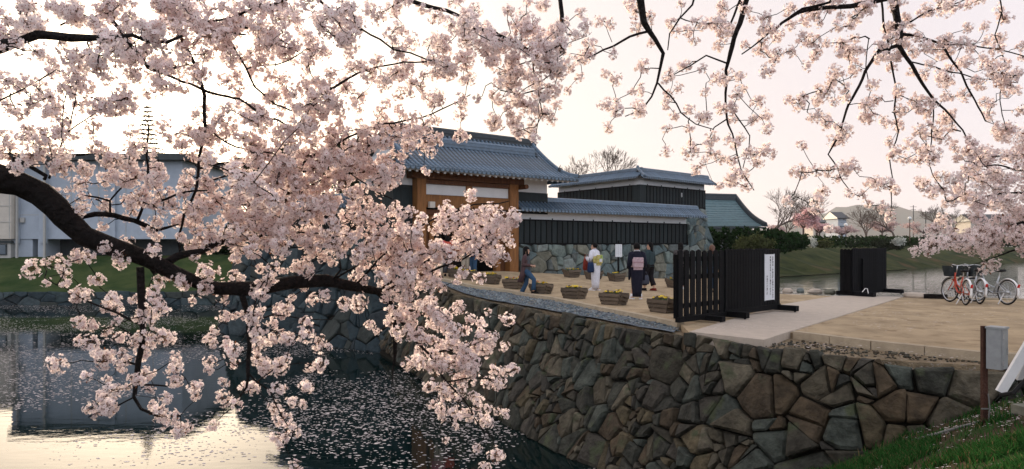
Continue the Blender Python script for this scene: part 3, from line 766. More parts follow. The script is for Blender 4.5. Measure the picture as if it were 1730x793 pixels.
# timber front
def gbox(nm, x0, x1, y0, y1, z0, z1, m):
    b = MB(); b.box(((x0 + x1) / 2, (y0 + y1) / 2, (z0 + z1) / 2), (x1 - x0, y1 - y0, z1 - z0)); return b.build(nm, M[m], gt)
gbox('post', -5.12, -4.72, -.30, .12, .1, 4.30, 'wood'); gbox('post', -.46, .02, -.30, .12, .15, 4.30, 'wood')
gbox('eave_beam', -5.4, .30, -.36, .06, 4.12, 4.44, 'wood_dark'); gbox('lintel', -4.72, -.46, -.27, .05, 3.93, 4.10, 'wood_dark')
gbox('strut', -2.72, -2.42, -.24, .05, 3.50, 3.93, 'wood')
gbox('white_panel', -4.72, -2.72, -.17, -.10, 3.52, 3.93, 'plaster'); gbox('white_panel', -2.42, -.46, -.17, -.10, 3.52, 3.93, 'plaster')
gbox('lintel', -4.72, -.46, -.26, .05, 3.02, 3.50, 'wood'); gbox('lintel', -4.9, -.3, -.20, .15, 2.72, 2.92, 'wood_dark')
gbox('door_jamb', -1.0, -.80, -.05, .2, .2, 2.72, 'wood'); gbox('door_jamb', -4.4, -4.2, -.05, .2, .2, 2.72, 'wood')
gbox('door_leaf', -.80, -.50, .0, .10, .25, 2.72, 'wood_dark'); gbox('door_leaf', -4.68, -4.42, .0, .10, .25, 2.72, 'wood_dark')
gbox('lantern', -4.62, -4.38, -.42, -.28, 2.98, 3.22, 'cream')
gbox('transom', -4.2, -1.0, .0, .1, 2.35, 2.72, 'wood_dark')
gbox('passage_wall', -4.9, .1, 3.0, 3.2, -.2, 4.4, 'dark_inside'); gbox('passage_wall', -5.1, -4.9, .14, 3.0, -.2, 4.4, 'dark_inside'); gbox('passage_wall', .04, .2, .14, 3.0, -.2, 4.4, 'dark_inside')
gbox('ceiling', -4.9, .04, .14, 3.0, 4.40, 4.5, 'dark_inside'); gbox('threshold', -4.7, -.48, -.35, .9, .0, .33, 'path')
gbox('upper_wall', .06, 2.02, .05, 2.75, 3.86, 4.76, 'plaster'); gbox('dark_boarding', .06, 2.05, .035, 2.7, 2.9, 3.855, 'board')
gbox('upper_wall', -6.0, -5.14, .05, 2.75, 3.86, 4.72, 'plaster'); gbox('dark_boarding', -6.0, -5.14, .035, 2.7, 1.9, 3.855, 'board')
gbox('upper_wall', -6.0, 2.0, .16, 2.74, 4.52, 5.05, 'plaster')
bm_ = MB(); bm_.tube([(.12, -.75, 4.02), (.12, .1, 4.02)], .10, 8); bm_.build('beam_end', M['wood_dark'], gt)

# left wing: stone base rising from the moat and a small wall on it
lb = empty('gate_stone_base', (0, 0, 0)); tag(lb, 'dark blue grey stone base rising from the moat left of the gate, behind the blossoms', 'stone base')
bf, bL = path_map([(-13.2, 34.3), (-9.0, 31.6), (-4.25, 28.05), (-3.9, 28.6)], 4.6, 1.3, lambda x, y: 2.0, -1)
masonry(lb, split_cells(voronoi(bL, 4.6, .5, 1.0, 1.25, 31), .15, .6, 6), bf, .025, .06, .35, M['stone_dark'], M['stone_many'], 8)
core_mesh(lb, bf, bL, 4.6, 14, M['joint'], back=1.5)
wd = Vector((4.75, -3.55)).normalized(); ww_ = loc_empty('castle_wall', Vector((-4.4, 28.45)) - wd * 8.2, wd)
tag(ww_, 'short black and white tiled wall on the dark stone base left of the gate', 'castle wall', 'castle walls')
castle_wall(ww_, 8.1, 2.0, 2.86, 3.16, 3.72, overs=(.3, .1))

# ------------------------------------------------------------------ buildings across the water
def bbox_px(b, px0, px1, y0, z0, z1, d, dep, mi=0):
    x0, x1 = (px0 - 865) / FPX * d, (px1 - 865) / FPX * d
    b.box(((x0 + x1) / 2, d + dep / 2, (z0 + z1) / 2), (x1 - x0, dep, z1 - z0), mi=mi)
cb = empty('concrete_building', ((160 - 865) / FPX * 58, 58, 0)); O = cb.location
def part(nm, px0, px1, z0, z1, d, dep, m, par=None):
    b = MB(); bbox_px(b, px0, px1, 0, z0, z1, d, dep); b.xform(Matrix.Translation(-O)); return b.build(nm, M[m], cb)
tag(cb, 'long blue grey concrete hall on the far bank behind the cherry limb', 'building')
part('wall', 22, 308, 1.95, 8.35, 58, 12, 'concrete_blue'); part('roof', 12, 316, 8.353, 8.85, 57.2, 13.6, 'concrete_dark')
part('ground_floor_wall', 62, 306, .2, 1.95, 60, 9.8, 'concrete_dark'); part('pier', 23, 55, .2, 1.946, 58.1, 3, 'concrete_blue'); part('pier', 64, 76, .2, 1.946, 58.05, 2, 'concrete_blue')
part('pilaster', 66, 77, 1.6, 8.35, 57.75, .25, 'concrete_blue'); part('pilaster', 20, 30, 1.6, 8.35, 57.75, .25, 'concrete_blue')
part('downpipe', 72.5, 75.5, .4, 8.3, 57.55, .15, 'concrete'); part('downpipe', 26, 29, .4, 8.3, 57.55, .15, 'concrete')
part('pilaster', 186, 194, 1.6, 8.35, 57.75, .25, 'concrete_blue'); part('meter_box', 33, 40, 3.3, 3.7, 57.8, .2, 'concrete')
for z_ in (3.9, 6.1): part('wall_joint', 31, 306, z_, z_ + .05, 57.985, .04, 'concrete')
for k in range(4): part('wall_joint', 120 + 46 * k, 121 + 46 * k, 2.0, 8.3, 57.975, .04, 'concrete')
c2 = empty('cream_building', ((-40 - 865) / FPX * 57, 57, 0)); O = c2.location; cb = c2
tag(c2, 'cream panelled building on the far bank next to the blue grey hall', 'building')
part('wall', -160, 19, 1.95, 6.3, 57.2, 10, 'cream'); part('roof', -165, 21, 6.303, 6.6, 56.8, 11, 'concrete')
part('ground_floor_wall', -160, 18, .1, 1.946, 57.6, 9, 'concrete'); part('lintel', -160, 19, 1.62, 1.80, 57.45, .3, 'concrete_dark')
for k in range(6): part('panel_joint', -150 + 33 * k, -148.6 + 33 * k, 2.0, 6.25, 57.17, .05, 'concrete')
for z in (3.3, 4.6): part('panel_joint', -160, 18.5, z, z + .05, 57.165, .05, 'concrete')
for k in range(4):
    f = part('window', -146 + 41 * k, -112 + 41 * k, .65, 1.55, 57.52, .1, 'concrete_dark'); b = MB(); bbox_px(b, -144 + 41 * k, -114 + 41 * k, 0, .72, 1.48, 57.5, .03); b.xform(Matrix.Translation(-O)); b.build('pane', M['glass'], f)
# hip-roofed hall behind the podium
hr = empty('tiled_hall', (16, 60, 0)); tag(hr, 'low hall with a sweeping teal grey hip roof right of the raised black wall', 'building')
def W3(px, py, d): v = at(px, py, d); return v - Vector((16, 60, 0))
ra, rb_ = W3(1090, 333, 64), W3(1244, 337, 64); e1, e2 = W3(1050, 383, 59), W3(1294, 383.5, 59)
e3 = e2 + Vector((1.5, 10, .1)); e4 = e1 + Vector((-1, 10, .1)); b = MB(); n = 14
def hipcurve(a, c, t): p = a.lerp(c, t); p.z -= .35 * math.sin(math.pi * t); return p
for (a0, a1, c0, c1) in ((ra, rb_, e1, e2), (rb_, rb_, e2, e3), (rb_, ra, e3, e4)):
    vs = []
    for i in range(n):
        for f in (0, 1):
            t = (i + f) / n; dz = Vector((0, 0, .05 * f))
            vs += [hipcurve(a0, c0, t) + dz, hipcurve(a1, c1, t) + dz]
    b.add(vs, [(2 * i, 2 * i + 1, 2 * i + 3, 2 * i + 2) for i in range(2 * n - 1)])
b.build('roof', M['tile_teal'], hr)
vs = [hipcurve(rb_, e2, t / 8) + Vector((0, 0, .02)) for t in range(9)]
ridge_stack(hr, [tuple(ra + Vector((0, 0, -.1))), tuple(rb_ + Vector((0, 0, -.1)))], .5, .4, 2, m=M['tile_dark'], cap=.14); ridge_stack(hr, [tuple(v) for v in vs], .35, .22, 2, m=M['tile_dark'], cap=.12, name='hip_ridge')
wl = MB(); c_ = (e1 + e2) / 2; wl.box((c_.x - .3, c_.y + 5, 1.4), ((e2 - e1).x - 2.2, 8, 3.1)); wl.build('wall', M['plaster'], hr)
eb = MB(); eb.bar(e1 + Vector((0, .1, -.08)), e2 + Vector((0, .1, -.08)), .3, .16); eb.build('eave', M['tile_dark'], hr)
# ------------------------------------------------------------------ leaf clouds and shared plant pieces
def leaf_cards(cent, size, up=0.0, asp=1.5, r=None, six=False):
    """small randomly turned leaf faces at the given points"""
    r = r or rng; n = len(cent); a = r.normal(size=(n, 3)); a[:, 2] *= (1 - up); a /= np.linalg.norm(a, axis=1)[:, None]
    b = r.normal(size=(n, 3)); b -= a * (a * b).sum(1)[:, None]; b /= np.linalg.norm(b, axis=1)[:, None]
    s = size * (.6 + .8 * r.random(n))[:, None]; u = a * s * asp * .5; v = b * s * .5
    V = np.stack([cent - u, cent + v * .9, cent + u, cent - v * .9], 1).reshape(-1, 3)
    return V, np.arange(4 * n).reshape(n, 4)
def cloud_pts(blobs, n, hollow=.45, r=None):
    r = r or rng; w = np.array([b[1][0] * b[1][1] * b[1][2] for b in blobs]) ** (2 / 3); w /= w.sum(); out = []
    for (c, rad), k in zip(blobs, r.multinomial(n, w)):
        d = r.normal(size=(k, 3)); d /= np.linalg.norm(d, axis=1)[:, None]
        q = (hollow + (1 - hollow) * r.random(k) ** .6) * (.86 + .24 * np.sin(d[:, 0] * 7 + c[0]) * np.cos(d[:, 2] * 6 + c[2]) + .10 * r.normal(size=k))
        out.append(np.array(c) + d * q[:, None] * np.array(rad))
    return np.concatenate(out)
def foliage(name, blobs, n, size, m, parent=None, hollow=.45, loc=None):
    V, F = leaf_cards(cloud_pts(blobs, n, hollow), size)
    o = bpy.data.objects.new(name, np_mesh(name, V, F, m)); C.objects.link(o)
    if parent is not None: o.parent = parent
    if loc is not None: o.location = loc
    return o

# ------------------------------------------------------------------ petals on the water, drifted rocks
def petals(name, n, f, smin, smax, m):
    P = []
    while len(P) < n:
        q = f()
        if q is not None: P.append(q)
    P = np.array(P); k = 5; ang = rng.random((n, 1)) * 6.28 + np.arange(k) * 2 * math.pi / k
    s = (smin + (smax - smin) * rng.random((n, 1)) ** 2); rr = s * (.55 + .6 * rng.random((n, k))); st = 1 + 1.1 * rng.random((n, 1))
    x = P[:, 0:1] + np.cos(ang) * rr * st; y = P[:, 1:2] + np.sin(ang) * rr; z = np.repeat(P[:, 2:3], k, 1)
    V = np.stack([x, y, z], 2).reshape(-1, 3); o = bpy.data.objects.new(name, np_mesh(name, V, np.arange(n * k).reshape(n, k), m)); C.objects.link(o)
    return tag(o, kind='stuff')
def wpt():
    d = 11 + 37 * random.random() ** .8; x = random.uniform(-.74, .30) * d
    if edge_dist(x, d, RW) > -1.15 and d < 29 and x > -8: return None
    if d > 30 and x > -9: return None
    v = mnoise.noise(Vector((x * .16, d * .22, 1.7))) + .5 * mnoise.noise(Vector((x * .7, d * .9, 5))) + (.10 if x / d > -.35 else .04)
    if random.random() > .45 + 1.7 * v: return None
    return (x, d, WZ + .004)
petals('floating_petals', 26000, wpt, .010, .036, M['float'])
def rock(name, p, s, m, label, group=None, seed=0):
    rr = random.Random(seed); b = MB(); b.ball((0, 0, 0), (s[0] / 2, s[1] / 2, s[2] / 2), 9, 6)
    b.v = [tuple(Vector(v) * (1 + .22 * mnoise.noise(Vector(v) * 3.2 / max(s) + Vector((seed * 3.7, 0, 0))))) for v in b.v]
    b.v = [(x, y, max(-s[2] * .28, min(s[2] * .36, z))) for x, y, z in b.v]
    o = b.build(name, m, loc=(p[0], p[1], p[2] + s[2] * .2)); o.rotation_euler = (0, 0, rr.uniform(0, 6)); return tag(o, label, 'rock', group)
for i, (px, py, w, lab) in enumerate(((1331, 495, .50, 'pale rock nearest the tall black screen on the sand edge'), (1352, 494.5, .38, 'small grey rock second from the tall black screen on the sand edge'),
        (1377, 496, .62, 'long pale edge rock midway between the two black screens'), (1402, 497, .52, 'dark grey edge rock beside the left foot of the small black screen'), (1546, 503, .85, 'flat dark rock at the water edge right of the small black screen'))):
    rock('edge_rock', grd(px, py), (w, w * .62, .26), M['stone_blue'] if i % 2 else M['path'], lab, 'rocks along the sand edge by the water', i + 3)
tim = MB(); a_, b_ = grd(1560, 504.5), grd(1600, 505.5); tim.bar(a_ + Vector((0, 0, .06)), b_ + Vector((0, 0, .06)), .16, .14)
tag(tim.build('edging_timber', M['bark']), 'dark low edging timber at the water edge left of the bicycles', 'timber')

# ------------------------------------------------------------------ black movable screens
def text_mesh(s, size, name, m, parent, loc, rot, lsp=1.0):
    cu = bpy.data.curves.new(name, 'FONT'); cu.body = s; cu.size = size; cu.space_line = lsp; cu.align_x = 'CENTER'; cu.resolution_u = 2
    cu.offset = .0026
    t = bpy.data.objects.new(name + '_curve', cu); C.objects.link(t); dg = bpy.context.evaluated_depsgraph_get(); dg.update()
    me = bpy.data.meshes.new_from_object(t.evaluated_get(dg)); me.name = name
    bpy.data.objects.remove(t); me.materials.clear(); me.materials.append(m)
    return inst(name, me, parent, loc, rot)
s1 = loc_empty('black_screen', (3.18, 13.6), (.73, .68)); tag(s1, 'tall black slatted wooden screen on casters carrying a white notice', 'screen', 'black movable screens')
def plank_mesh(w, h, t, z0):
    b = MB(); b.box((0, 0, z0 + h / 2), (w, t, h)); k = len(b.v)
    b.add([(-w / 2, -t / 2, z0 + h), (w / 2, -t / 2, z0 + h), (w / 2, t / 2, z0 + h), (-w / 2, t / 2, z0 + h), (0, -t / 2, z0 + h + .03), (0, t / 2, z0 + h + .03)], [(0, 1, 4), (2, 3, 5), (1, 2, 5, 4), (3, 0, 4, 5)])
    return b.mesh('plank', M['black'])
pm = plank_mesh(.150, 1.26, .028, .16)
for i in range(8): inst('plank', pm, s1, (.08 + i * .212, 0, random.uniform(-.012, .012)))
pm2 = plank_mesh(.105, 1.28, .04, .15)
for i in range(20): inst('plank', pm2, s1, (1.76 + i * .119, -.005, random.uniform(-.012, .012)))
pm3 = plank_mesh(.10, 1.24, .03, .15)
for i in range(19): inst('plank', pm3, s1, (1.82 + i * .119, .11, 0))
def sbar(par, a, b, w, h, nm='rail'): q = MB(); q.bar(a, b, w, h); return q.build(nm, M['black'], par)
for z in (.36, .92, 1.27): sbar(s1, (0, .05, z), (1.72, .05, z), .06, .09)
for z in (.36, .92, 1.27): sbar(s1, (1.70, .05, z), (4.08, .05, z), .065, .09)
sbar(s1, (-.03, -.01, .11), (1.62, -.01, .11), .10, .10, 'bottom_beam'); sbar(s1, (1.66, .03, .13), (4.10, .03, .13), .14, .12, 'bottom_beam')
sbar(s1, (1.70, .05, .13), (1.70, .05, 1.42), .09, .09, 'post'); sbar(s1, (4.07, .05, .13), (4.07, .05, 1.40), .10, .10, 'post'); sbar(s1, (0.01, .05, .13), (0.01, .05, 1.36), .07, .07, 'post')
def foot(par, x, y0, y1, z=.075, h=.12, w=.14):
    q = MB(); q.box((x, (y0 + y1) / 2, z + .03), (w, y1 - y0, h)); f = q.build('foot', M['black'], par)
    for y in (y0 + .06, y1 - .06):
        c = MB(); c.torus((x, y, .036), .022, .013, 'Y', 12, 5); c.bar((x, y, .036), (x, y, .09), .03, .02); c.build('caster', M['rubber'], f)
foot(s1, .95, -.42, .42, .055, .10); foot(s1, 1.80, -.47, .45); foot(s1, 4.02, -.47, .45)
nb_ = MB(); nb_.box((3.56, -.036, .815), (.44, .012, 1.03)); nt_ = nb_.build('notice', M['paper'], s1)
fm_ = MB()
for x in (3.34, 3.78): fm_.box((x, -.038, .815), (.012, .018, 1.05))
fm_.build('notice_edge', M['paper'], s1)
cols_ = (("太鼓門は、午後五時に閉門いたします", 3.70, 1.27, .050), ("手前で引き返してご通行ください", 3.585, 1.27, .052), ("松本城管理事務所", 3.44, .84, .048))
for s_, x, z, sz in cols_: text_mesh("\n".join(s_), sz, 'lettering', M['ink'], nt_, (x, -.0455, z - sz * .6), (math.pi / 2, 0, 0), 1.13)
s2 = loc_empty('black_screen', (10.07, 21.0), (.79, .61)); tag(s2, 'smaller closed black wooden screen on casters standing on the path by the water', 'screen', 'black movable screens')
pm4 = plank_mesh(.108, 1.27, .04, .14)
for i in range(17): inst('plank', pm4, s2, (.05 + i * .127, 0, random.uniform(-.012, .012)))
for i in range(3): inst('plank', pm3, s2, (-.05, .07 + i * .105, 0), (0, 0, math.pi / 2))
for z in (.36, .92, 1.27): sbar(s2, (0, .05, z), (2.12, .05, z), .065, .09)
for x in (.0, 2.12): sbar(s2, (x, .06, .12), (x, .06, 1.38), .10, .10, 'post')
sbar(s2, (-.05, .04, .12), (2.18, .04, .12), .13, .12, 'bottom_beam'); foot(s2, .10, -.62, .5, .06, .12, .16); foot(s2, 2.05, -.55, .45)
sbar(s2, (.55, -.04, .15), (.55, -.04, 1.12), .06, .04, 'prop')
cl_ = MB(); cl_.tube([(-.10, -.35, .16), (-.06, -.42, .27), (-.0, -.45, .26), (.02, -.47, .12)], .012, 6); cl_.build('clip', M['white'], s2)

# ------------------------------------------------------------------ planters with pansies
def pansy_mesh(col, sd):
    r = random.Random(sd); b = MB()
    for _ in range(9):
        a = r.uniform(0, 6.28); q = r.uniform(0, .06); c = Vector((math.cos(a) * q, math.sin(a) * q, r.uniform(.02, .07)))
        t = Vector((r.uniform(-1, 1), r.uniform(-1, 1), r.uniform(.1, 1))).normalized(); s = t.orthogonal().normalized(); w = t.cross(s)
        b.add([c - s * .035, c + w * .014, c + s * .035, c - w * .014], [(0, 1, 2, 3)], 1)
    for _ in range(7):
        a = r.uniform(0, 6.28); q = r.uniform(0, .065); c = Vector((math.cos(a) * q, math.sin(a) * q, r.uniform(.07, .12)))
        t = Vector((r.uniform(-.7, .7), r.uniform(-.9, .3), r.uniform(.4, 1))).normalized(); s = t.orthogonal().normalized(); w = t.cross(s); R_ = r.uniform(.022, .034)
        b.add([c + (s * math.cos(k * 1.2566) + w * math.sin(k * 1.2566)) * R_ for k in range(5)] , [(0, 1, 2, 3, 4)], 0)
    return b.mesh('pansy', [M[col], M['leafgreen']])
PAN = [pansy_mesh('yellow', k) for k in range(3)]; PANO = [pansy_mesh('purple', 7)]
BM_ = {}
def planter_boards():
    L, Wd, H = .76, .40, .30; h = H / 3
    def bd(l, k): b = MB(); b.box((0, 0, 0), (l, .032, h - .010)); return b.mesh('board', M['planter'])
    BM_['L'] = [bd(L - .24 + .08 * k, k) for k in range(3)]; BM_['W'] = [bd(Wd - .06 + .03 * k, k) for k in range(3)]
planter_boards()
def planter(px, py, rz, label, group, empty_=False):
    p = gat(px, py); t = empty('flower_planter', p, rz); tag(t, label, 'planter', group); h = .30 / 3
    for k in range(3):
        z = h * (k + .5) + .01; fl = .022 * k
        for s in (-1, 1):
            inst('board', BM_['L'][k], t, (0, s * (.145 + fl), z), (s * .10, 0, 0))
            inst('board', BM_['W'][k], t, (s * (.265 + .036 * k), 0, z), (0, s * .3, math.pi / 2))
    nn = random.choice((6, 7, 8, 9)) if not empty_ else random.choice((3, 4, 5)); b = MB(); b.box((0, 0, .255), (.60, .30, .04)); b.build('soil', M['soil'], t)
    for k in range(nn):
        me = random.choice(PAN if random.random() < .82 else PANO)
        inst('pansy', me, t, (-.27 + .54 * (k + .5) / nn + random.uniform(-.04, .04), random.uniform(-.10, .10), .262), (0, 0, random.uniform(0, 6)), random.uniform(.65, 1.2))
    return t
near = [(774, 469.5), (794, 473), (828, 479.5), (868, 487.5), (914, 496), (970, 504.5), (1037, 515), (1121, 528)]
nlab = ['planter of yellow pansies by the path edge, farthest toward the gate', 'planter of yellow pansies below the people standing at the gate', 'small looking planter of yellow pansies, third from the gate along the path edge',
        'planter of yellow pansies just left of the walking woman in the long cardigan', 'planter of yellow pansies right behind the legs of the walking woman', 'planter of yellow pansies between the walking woman and the white kimono',
        'planter of yellow pansies just left of the navy kimono, its boards lit pale', 'largest looking planter with few orange and yellow pansies beside the tall black screen']
for i, (px, py) in enumerate(near):
    a = gat(*near[max(0, i - 1)]); b = gat(*near[min(len(near) - 1, i + 1)]); dd = b - a
    planter(px, py, math.atan2(dd.y, dd.x) + (.35 if i < 7 else .15), nlab[i], 'flower planters along the path edge', False)
far = [(931, 463.5), (966, 469), (1003, 472.5), (1042, 475.5), (1141, 486)]
flab = ['planter by the stone footing, nearest the gate, with sparse yellow flowers', 'planter by the stone footing, second from the gate', 'planter by the stone footing half hidden behind the white kimono', 'planter by the stone footing in front of the small white sign', 'planter by the stone footing next to the edge of the tall black screen']
for (px, py), l in zip(far, flab): planter(px, py, ANG + random.uniform(-.08, .08), l, 'flower planters along the stone footing', True)

# small white sign on a black post
p = gat(1051, 473) + Vector((-.1, .35, 0)); p.z = gh(p.x, p.y); k_ = FPX / p.y
sg = empty('small_sign', p, 0.15); tag(sg, 'small white notice board on a black post in front of the stone footing', 'sign')
b = MB(); b.box((0, 0, .80), (.07, .05, 1.6)); b.build('post', M['black'], sg)
zt = EYE - (413 - HZ) / FPX * p.y - p.z; b = MB(); b.box((0, -.04, zt - .26), (.28, .022, .52)); pn = b.build('panel', M['paper'], sg)
for x in (.075, .0, -.075):
    b = MB()
    for k in range(8):
        z = zt - .05 - k * .055; b.box((x, -.053, z), (.024, .002, .006)); b.box((x - .004, -.053, z - .016), (.006, .002, .024))
    b.build('print', M['ink'], pn)

# ------------------------------------------------------------------ bicycles
def bicycle(p, heading, steer, frame_m, label, rack=True, lean=.06):
    t = empty('bicycle', p, math.atan2(heading[1], heading[0])); tag(t, label, 'bicycle', 'bicycles parked at the water edge'); t.rotation_euler = (lean, 0, t.rotation_euler.z)
    FM = M[frame_m]; r = .325; wb = 1.06
    S = Matrix.Translation((.93, 0, 0)) @ Matrix.Rotation(steer, 4, 'Z') @ Matrix.Translation((-.93, 0, 0))
    def wheel(cx, front):
        w = empty('wheel'); w.parent = t
        if front: w.matrix_local = S
        for nm, R_, q, m in (('tyre', r - .018, .020, 'rubber'), ('rim', r - .045, .013, 'chrome')):
            b = MB(); b.torus((cx, 0, r), R_, q, 'Y', 36, 7); b.build(nm, M[m], w, smooth=True)
        b = MB()
        for k in range(18):
            a = k * 2 * math.pi / 18; s = .022 if k % 2 else -.022
            b.tube([(cx + .02 * math.cos(a + 1), s, r + .02 * math.sin(a + 1)), (cx + (r - .045) * math.cos(a), 0, r + (r - .045) * math.sin(a))], .0022, 3, False)
        b.build('spokes', M['chrome'], w); b = MB(); b.tube([(cx, -.045, r), (cx, .045, r)], .024, 8); b.build('hub', M['chrome'], w)
        b = MB(); vs = []
        a0, a1 = (R(20), R(165)) if front else (R(5), R(200))
        n = 16; rs = []
        for i in range(n + 1):
            a = a0 + (a1 - a0) * i / n; c, s_ = math.cos(a), math.sin(a)
            if not front: c = -c
            rs.append([Vector((cx - c * (r + .022 + h), y, r + s_ * (r + .022 + h))) if not front else Vector((cx + c * (r + .022 + h), y, r + s_ * (r + .022 + h))) for y, h in ((-.030, -.014), (-.022, .006), (0, .012), (.022, .006), (.030, -.014), (0, .004))])
        b.rings(rs); b.build('mudguard', M['white'] if frame_m != 'red' or not front else M['silver'], w, smooth=True)
        return w
    wheel(0, False); wheel(wb, True)
    bb = (.46, 0, .28); hd = (.90, 0, .66); ht = (.87, 0, .80); st = (.30, 0, .72)
    b = MB(); b.tube([ht, (.91, 0, .60)], .022, 8); b.tube([(.895, 0, .64), (.78, 0, .42), (.62, 0, .31), bb], [.024] * 4, 8); b.tube([(.885, 0, .72), (.72, 0, .50), (.42, 0, .42)], .018, 8)
    b.tube([bb, st], .018, 8); b.build('frame', FM, t, smooth=True)
    b = MB()
    for s in (-1, 1):
        b.tube([(.46, s * .03, .28), (0, s * .06, r)], .011, 6); b.tube([(.37, s * .02, .58), (0, s * .06, r)], .010, 6)
    b.build('stays', FM, t)
    fk = MB()
    for s in (-1, 1): fk.tube([(.92, s * .03, .58), (.97, s * .05, .46), (wb, s * .05, r)], .012, 6)
    fk.tube([(.92, -.05, .60), (.92, .05, .60)], .016, 6); o = fk.build('fork', FM, t); o.matrix_local = S
    hb_ = MB(); hb_.tube([(.865, 0, .80), (.845, 0, .98)], .013, 8)
    hb_.tube([(.66, .27, .99), (.74, .25, 1.0), (.84, .12, 1.01), (.86, 0, .985), (.84, -.12, 1.01), (.74, -.25, 1.0), (.66, -.27, .99)], .011, 8); o = hb_.build('handlebar', M['chrome'], t, smooth=True); o.matrix_local = S
    for s in (-1, 1):
        g = MB(); g.tube([(.63, s * .275, .985), (.75, s * .247, 1.0)], .017, 8); gg = g.build('grip', M['rubber'], t); gg.matrix_local = S
        g = MB(); g.tube([(.78, s * .22, .995), (.74, s * .235, .96), (.68, s * .255, .955)], .006, 6); gg = g.build('brake_lever', M['chrome'], t); gg.matrix_local = S
    # basket: woven box in front of the handlebar
    bk = MB(); z0, z1 = .70, .955
    def bring(z):
        f = (z - z0) / (z1 - z0); hx = .105 + .03 * f; hy = .145 + .035 * f
        return [Vector((1.03 + sx * hx + .02 * f, sy * hy, z)) for sx, sy in ((-1, -1), (1, -1), (1, 1), (-1, 1))]
    for i in range(9):
        z = z0 + (z1 - z0) * i / 8; q = bring(z)
        for k in range(4): bk.bar(q[k], q[(k + 1) % 4], .009, .020)
    for k in range(4):
        for j in range(8):
            f = (j + .5) / 8; a = bring(z0)[k].lerp(bring(z0)[(k + 1) % 4], f); c = bring(z1)[k].lerp(bring(z1)[(k + 1) % 4], f); bk.bar(a, c, .016, .007, up=(0, 1, 0) if k % 2 else (1, 0, 0))
    q = bring(z0); bk.add(q, [(0, 1, 2, 3)]); o = bk.build('basket', M['basket'], t); o.matrix_local = S
    lm_ = MB(); lm_.ball((1.0, 0, .63), (.04, .032, .032)); o = lm_.build('lamp', M['chrome'], t); o.matrix_local = S
    sd = MB(); sd.tube([(.30, 0, .70), (.285, 0, .84)], .013, 8); sd.build('seat_post', M['chrome'], t)
    sd = MB(); sd.rings([[Vector((x, math.cos(a) * w, .865 + math.sin(a) * h + dz)) for a in [k * math.pi / 4 for k in range(8)]] for x, w, h, dz in ((.14, .03, .02, .01), (.17, .095, .035, .01), (.25, .10, .036, .0), (.34, .055, .03, -.004), (.43, .022, .02, 0), (.46, .01, .01, 0))])
    sd.build('saddle', M['rubber'], t, smooth=True)
    ck = MB(); ck.box((.24, -.055, .30), (.58, .022, .085)); ck.torus((.46, -.055, .28), .085, .013, 'Y', 20, 6); ck.build('chain_case', M['silver'] if frame_m != 'red' else FM, t)
    for s, a in ((-1, R(215)), (1, R(35))):
        c = MB(); e = (.46 + .165 * math.cos(a), s * .085, .28 + .165 * math.sin(a)); c.tube([(.46, s * .07, .28), e], .010, 6); c.box((e[0], s * .13, e[2]), (.085, .075, .022)); c.build('crank', M['rubber'], t)
    ks = MB(); ks.tube([(.03, .07, .30), (.06, .19, .02 - .19 * lean * .9)], .011, 6); ks.build('kickstand', M['white'], t)
    if rack:
        rk = MB()
        for s in (-.06, -.02, .02, .06): rk.tube([(.2, s, .70), (-.22, s, .71)], .006, 6)
        for s in (-1, 1): rk.tube([(-.18, s * .06, .70), (0, s * .065, r)], .006, 6); rk.tube([(.1, s * .06, .70), (0, s * .065, r)], .006, 6)
        rk.build('rear_rack', M['chrome'], t)
    rf = MB(); rf.box((-.345, 0, .50), (.02, .05, .085), rot=Matrix.Rotation(-.35, 3, 'Y')); rf.build('reflector', M['reflector'], t)
    return t
bicycle(grd(1631, 516), (.28, 1.08), .35, 'red', 'red bicycle with a black front basket, leftmost of the bicycles by the water', rack=False)
bicycle(grd(1655, 514), (.22, 1.0), .25, 'silver', 'silver bicycle standing between the red one and the other silver one', rack=False)
bicycle(grd(1701, 515.5), (-.10, 1.0), .95, 'silver', 'silver bicycle with its front wheel turned sideways, farthest from the red one', rack=False)

# ------------------------------------------------------------------ cabinet on a post, sign stand, hose, slab, grass
pz = nbz(5.33, 8.0); cbx = empty('electric_cabinet', (5.34, 8.02, pz), 0); tag(cbx, 'grey metal electrical cabinet on a rusty post at the end of the stone wall', 'cabinet')
b = MB(); b.box((0, 0, (.64 - pz - .12) / 2), (.055, .05, .64 - pz + .12)); b.build('post', M['rust'], cbx)
rzb = R(38); Mz = Matrix.Rotation(rzb, 4, 'Z')
zc = .62 - pz - .225
def cb_part(nm, c, s, m, par=cbx):
    b = MB(); b.box((c[0] * .86, c[1] * .86, c[2]), (s[0] * .86, s[1] * .86, s[2])); b.xform(Matrix.Translation((.09, -.07, zc)) @ Mz); return b.build(nm, M[m], par)
bd = cb_part('body', (0, 0, 0), (.19, .17, .45), 'metal'); cb_part('door', (0, -.095, 0), (.178, .018, .435), 'metal'); cb_part('roof', (0, -.01, .236), (.21, .21, .022), 'metal')
cb_part('handle', (.055, -.108, -.02), (.02, .012, .07), 'chrome'); cb_part('seam', (.101, -.02, 0), (.012, .012, .44), 'metal'); cb_part('hinge', (-.085, -.108, .15), (.015, .01, .05), 'chrome'); cb_part('hinge', (-.085, -.108, -.15), (.015, .01, .05), 'chrome')
b = MB(); b.box((0, -.03, .18), (.10, .012, .014)); b.tube([(.02, -.04, .35), (.03, -.05, .2), (.02, -.04, .02)], .008, 6); b.build('cable', M['rope'], cbx)
f0 = at(1690, 663, 7.55); f1 = at(1800, 478, 7.4); ss = empty('sign_stand', (f0.x, f0.y, nbz(f0.x, f0.y))); O_ = ss.location.copy()
tag(ss, 'white painted leaning leg of a folding sign stand beside the grey cabinet', 'sign stand')
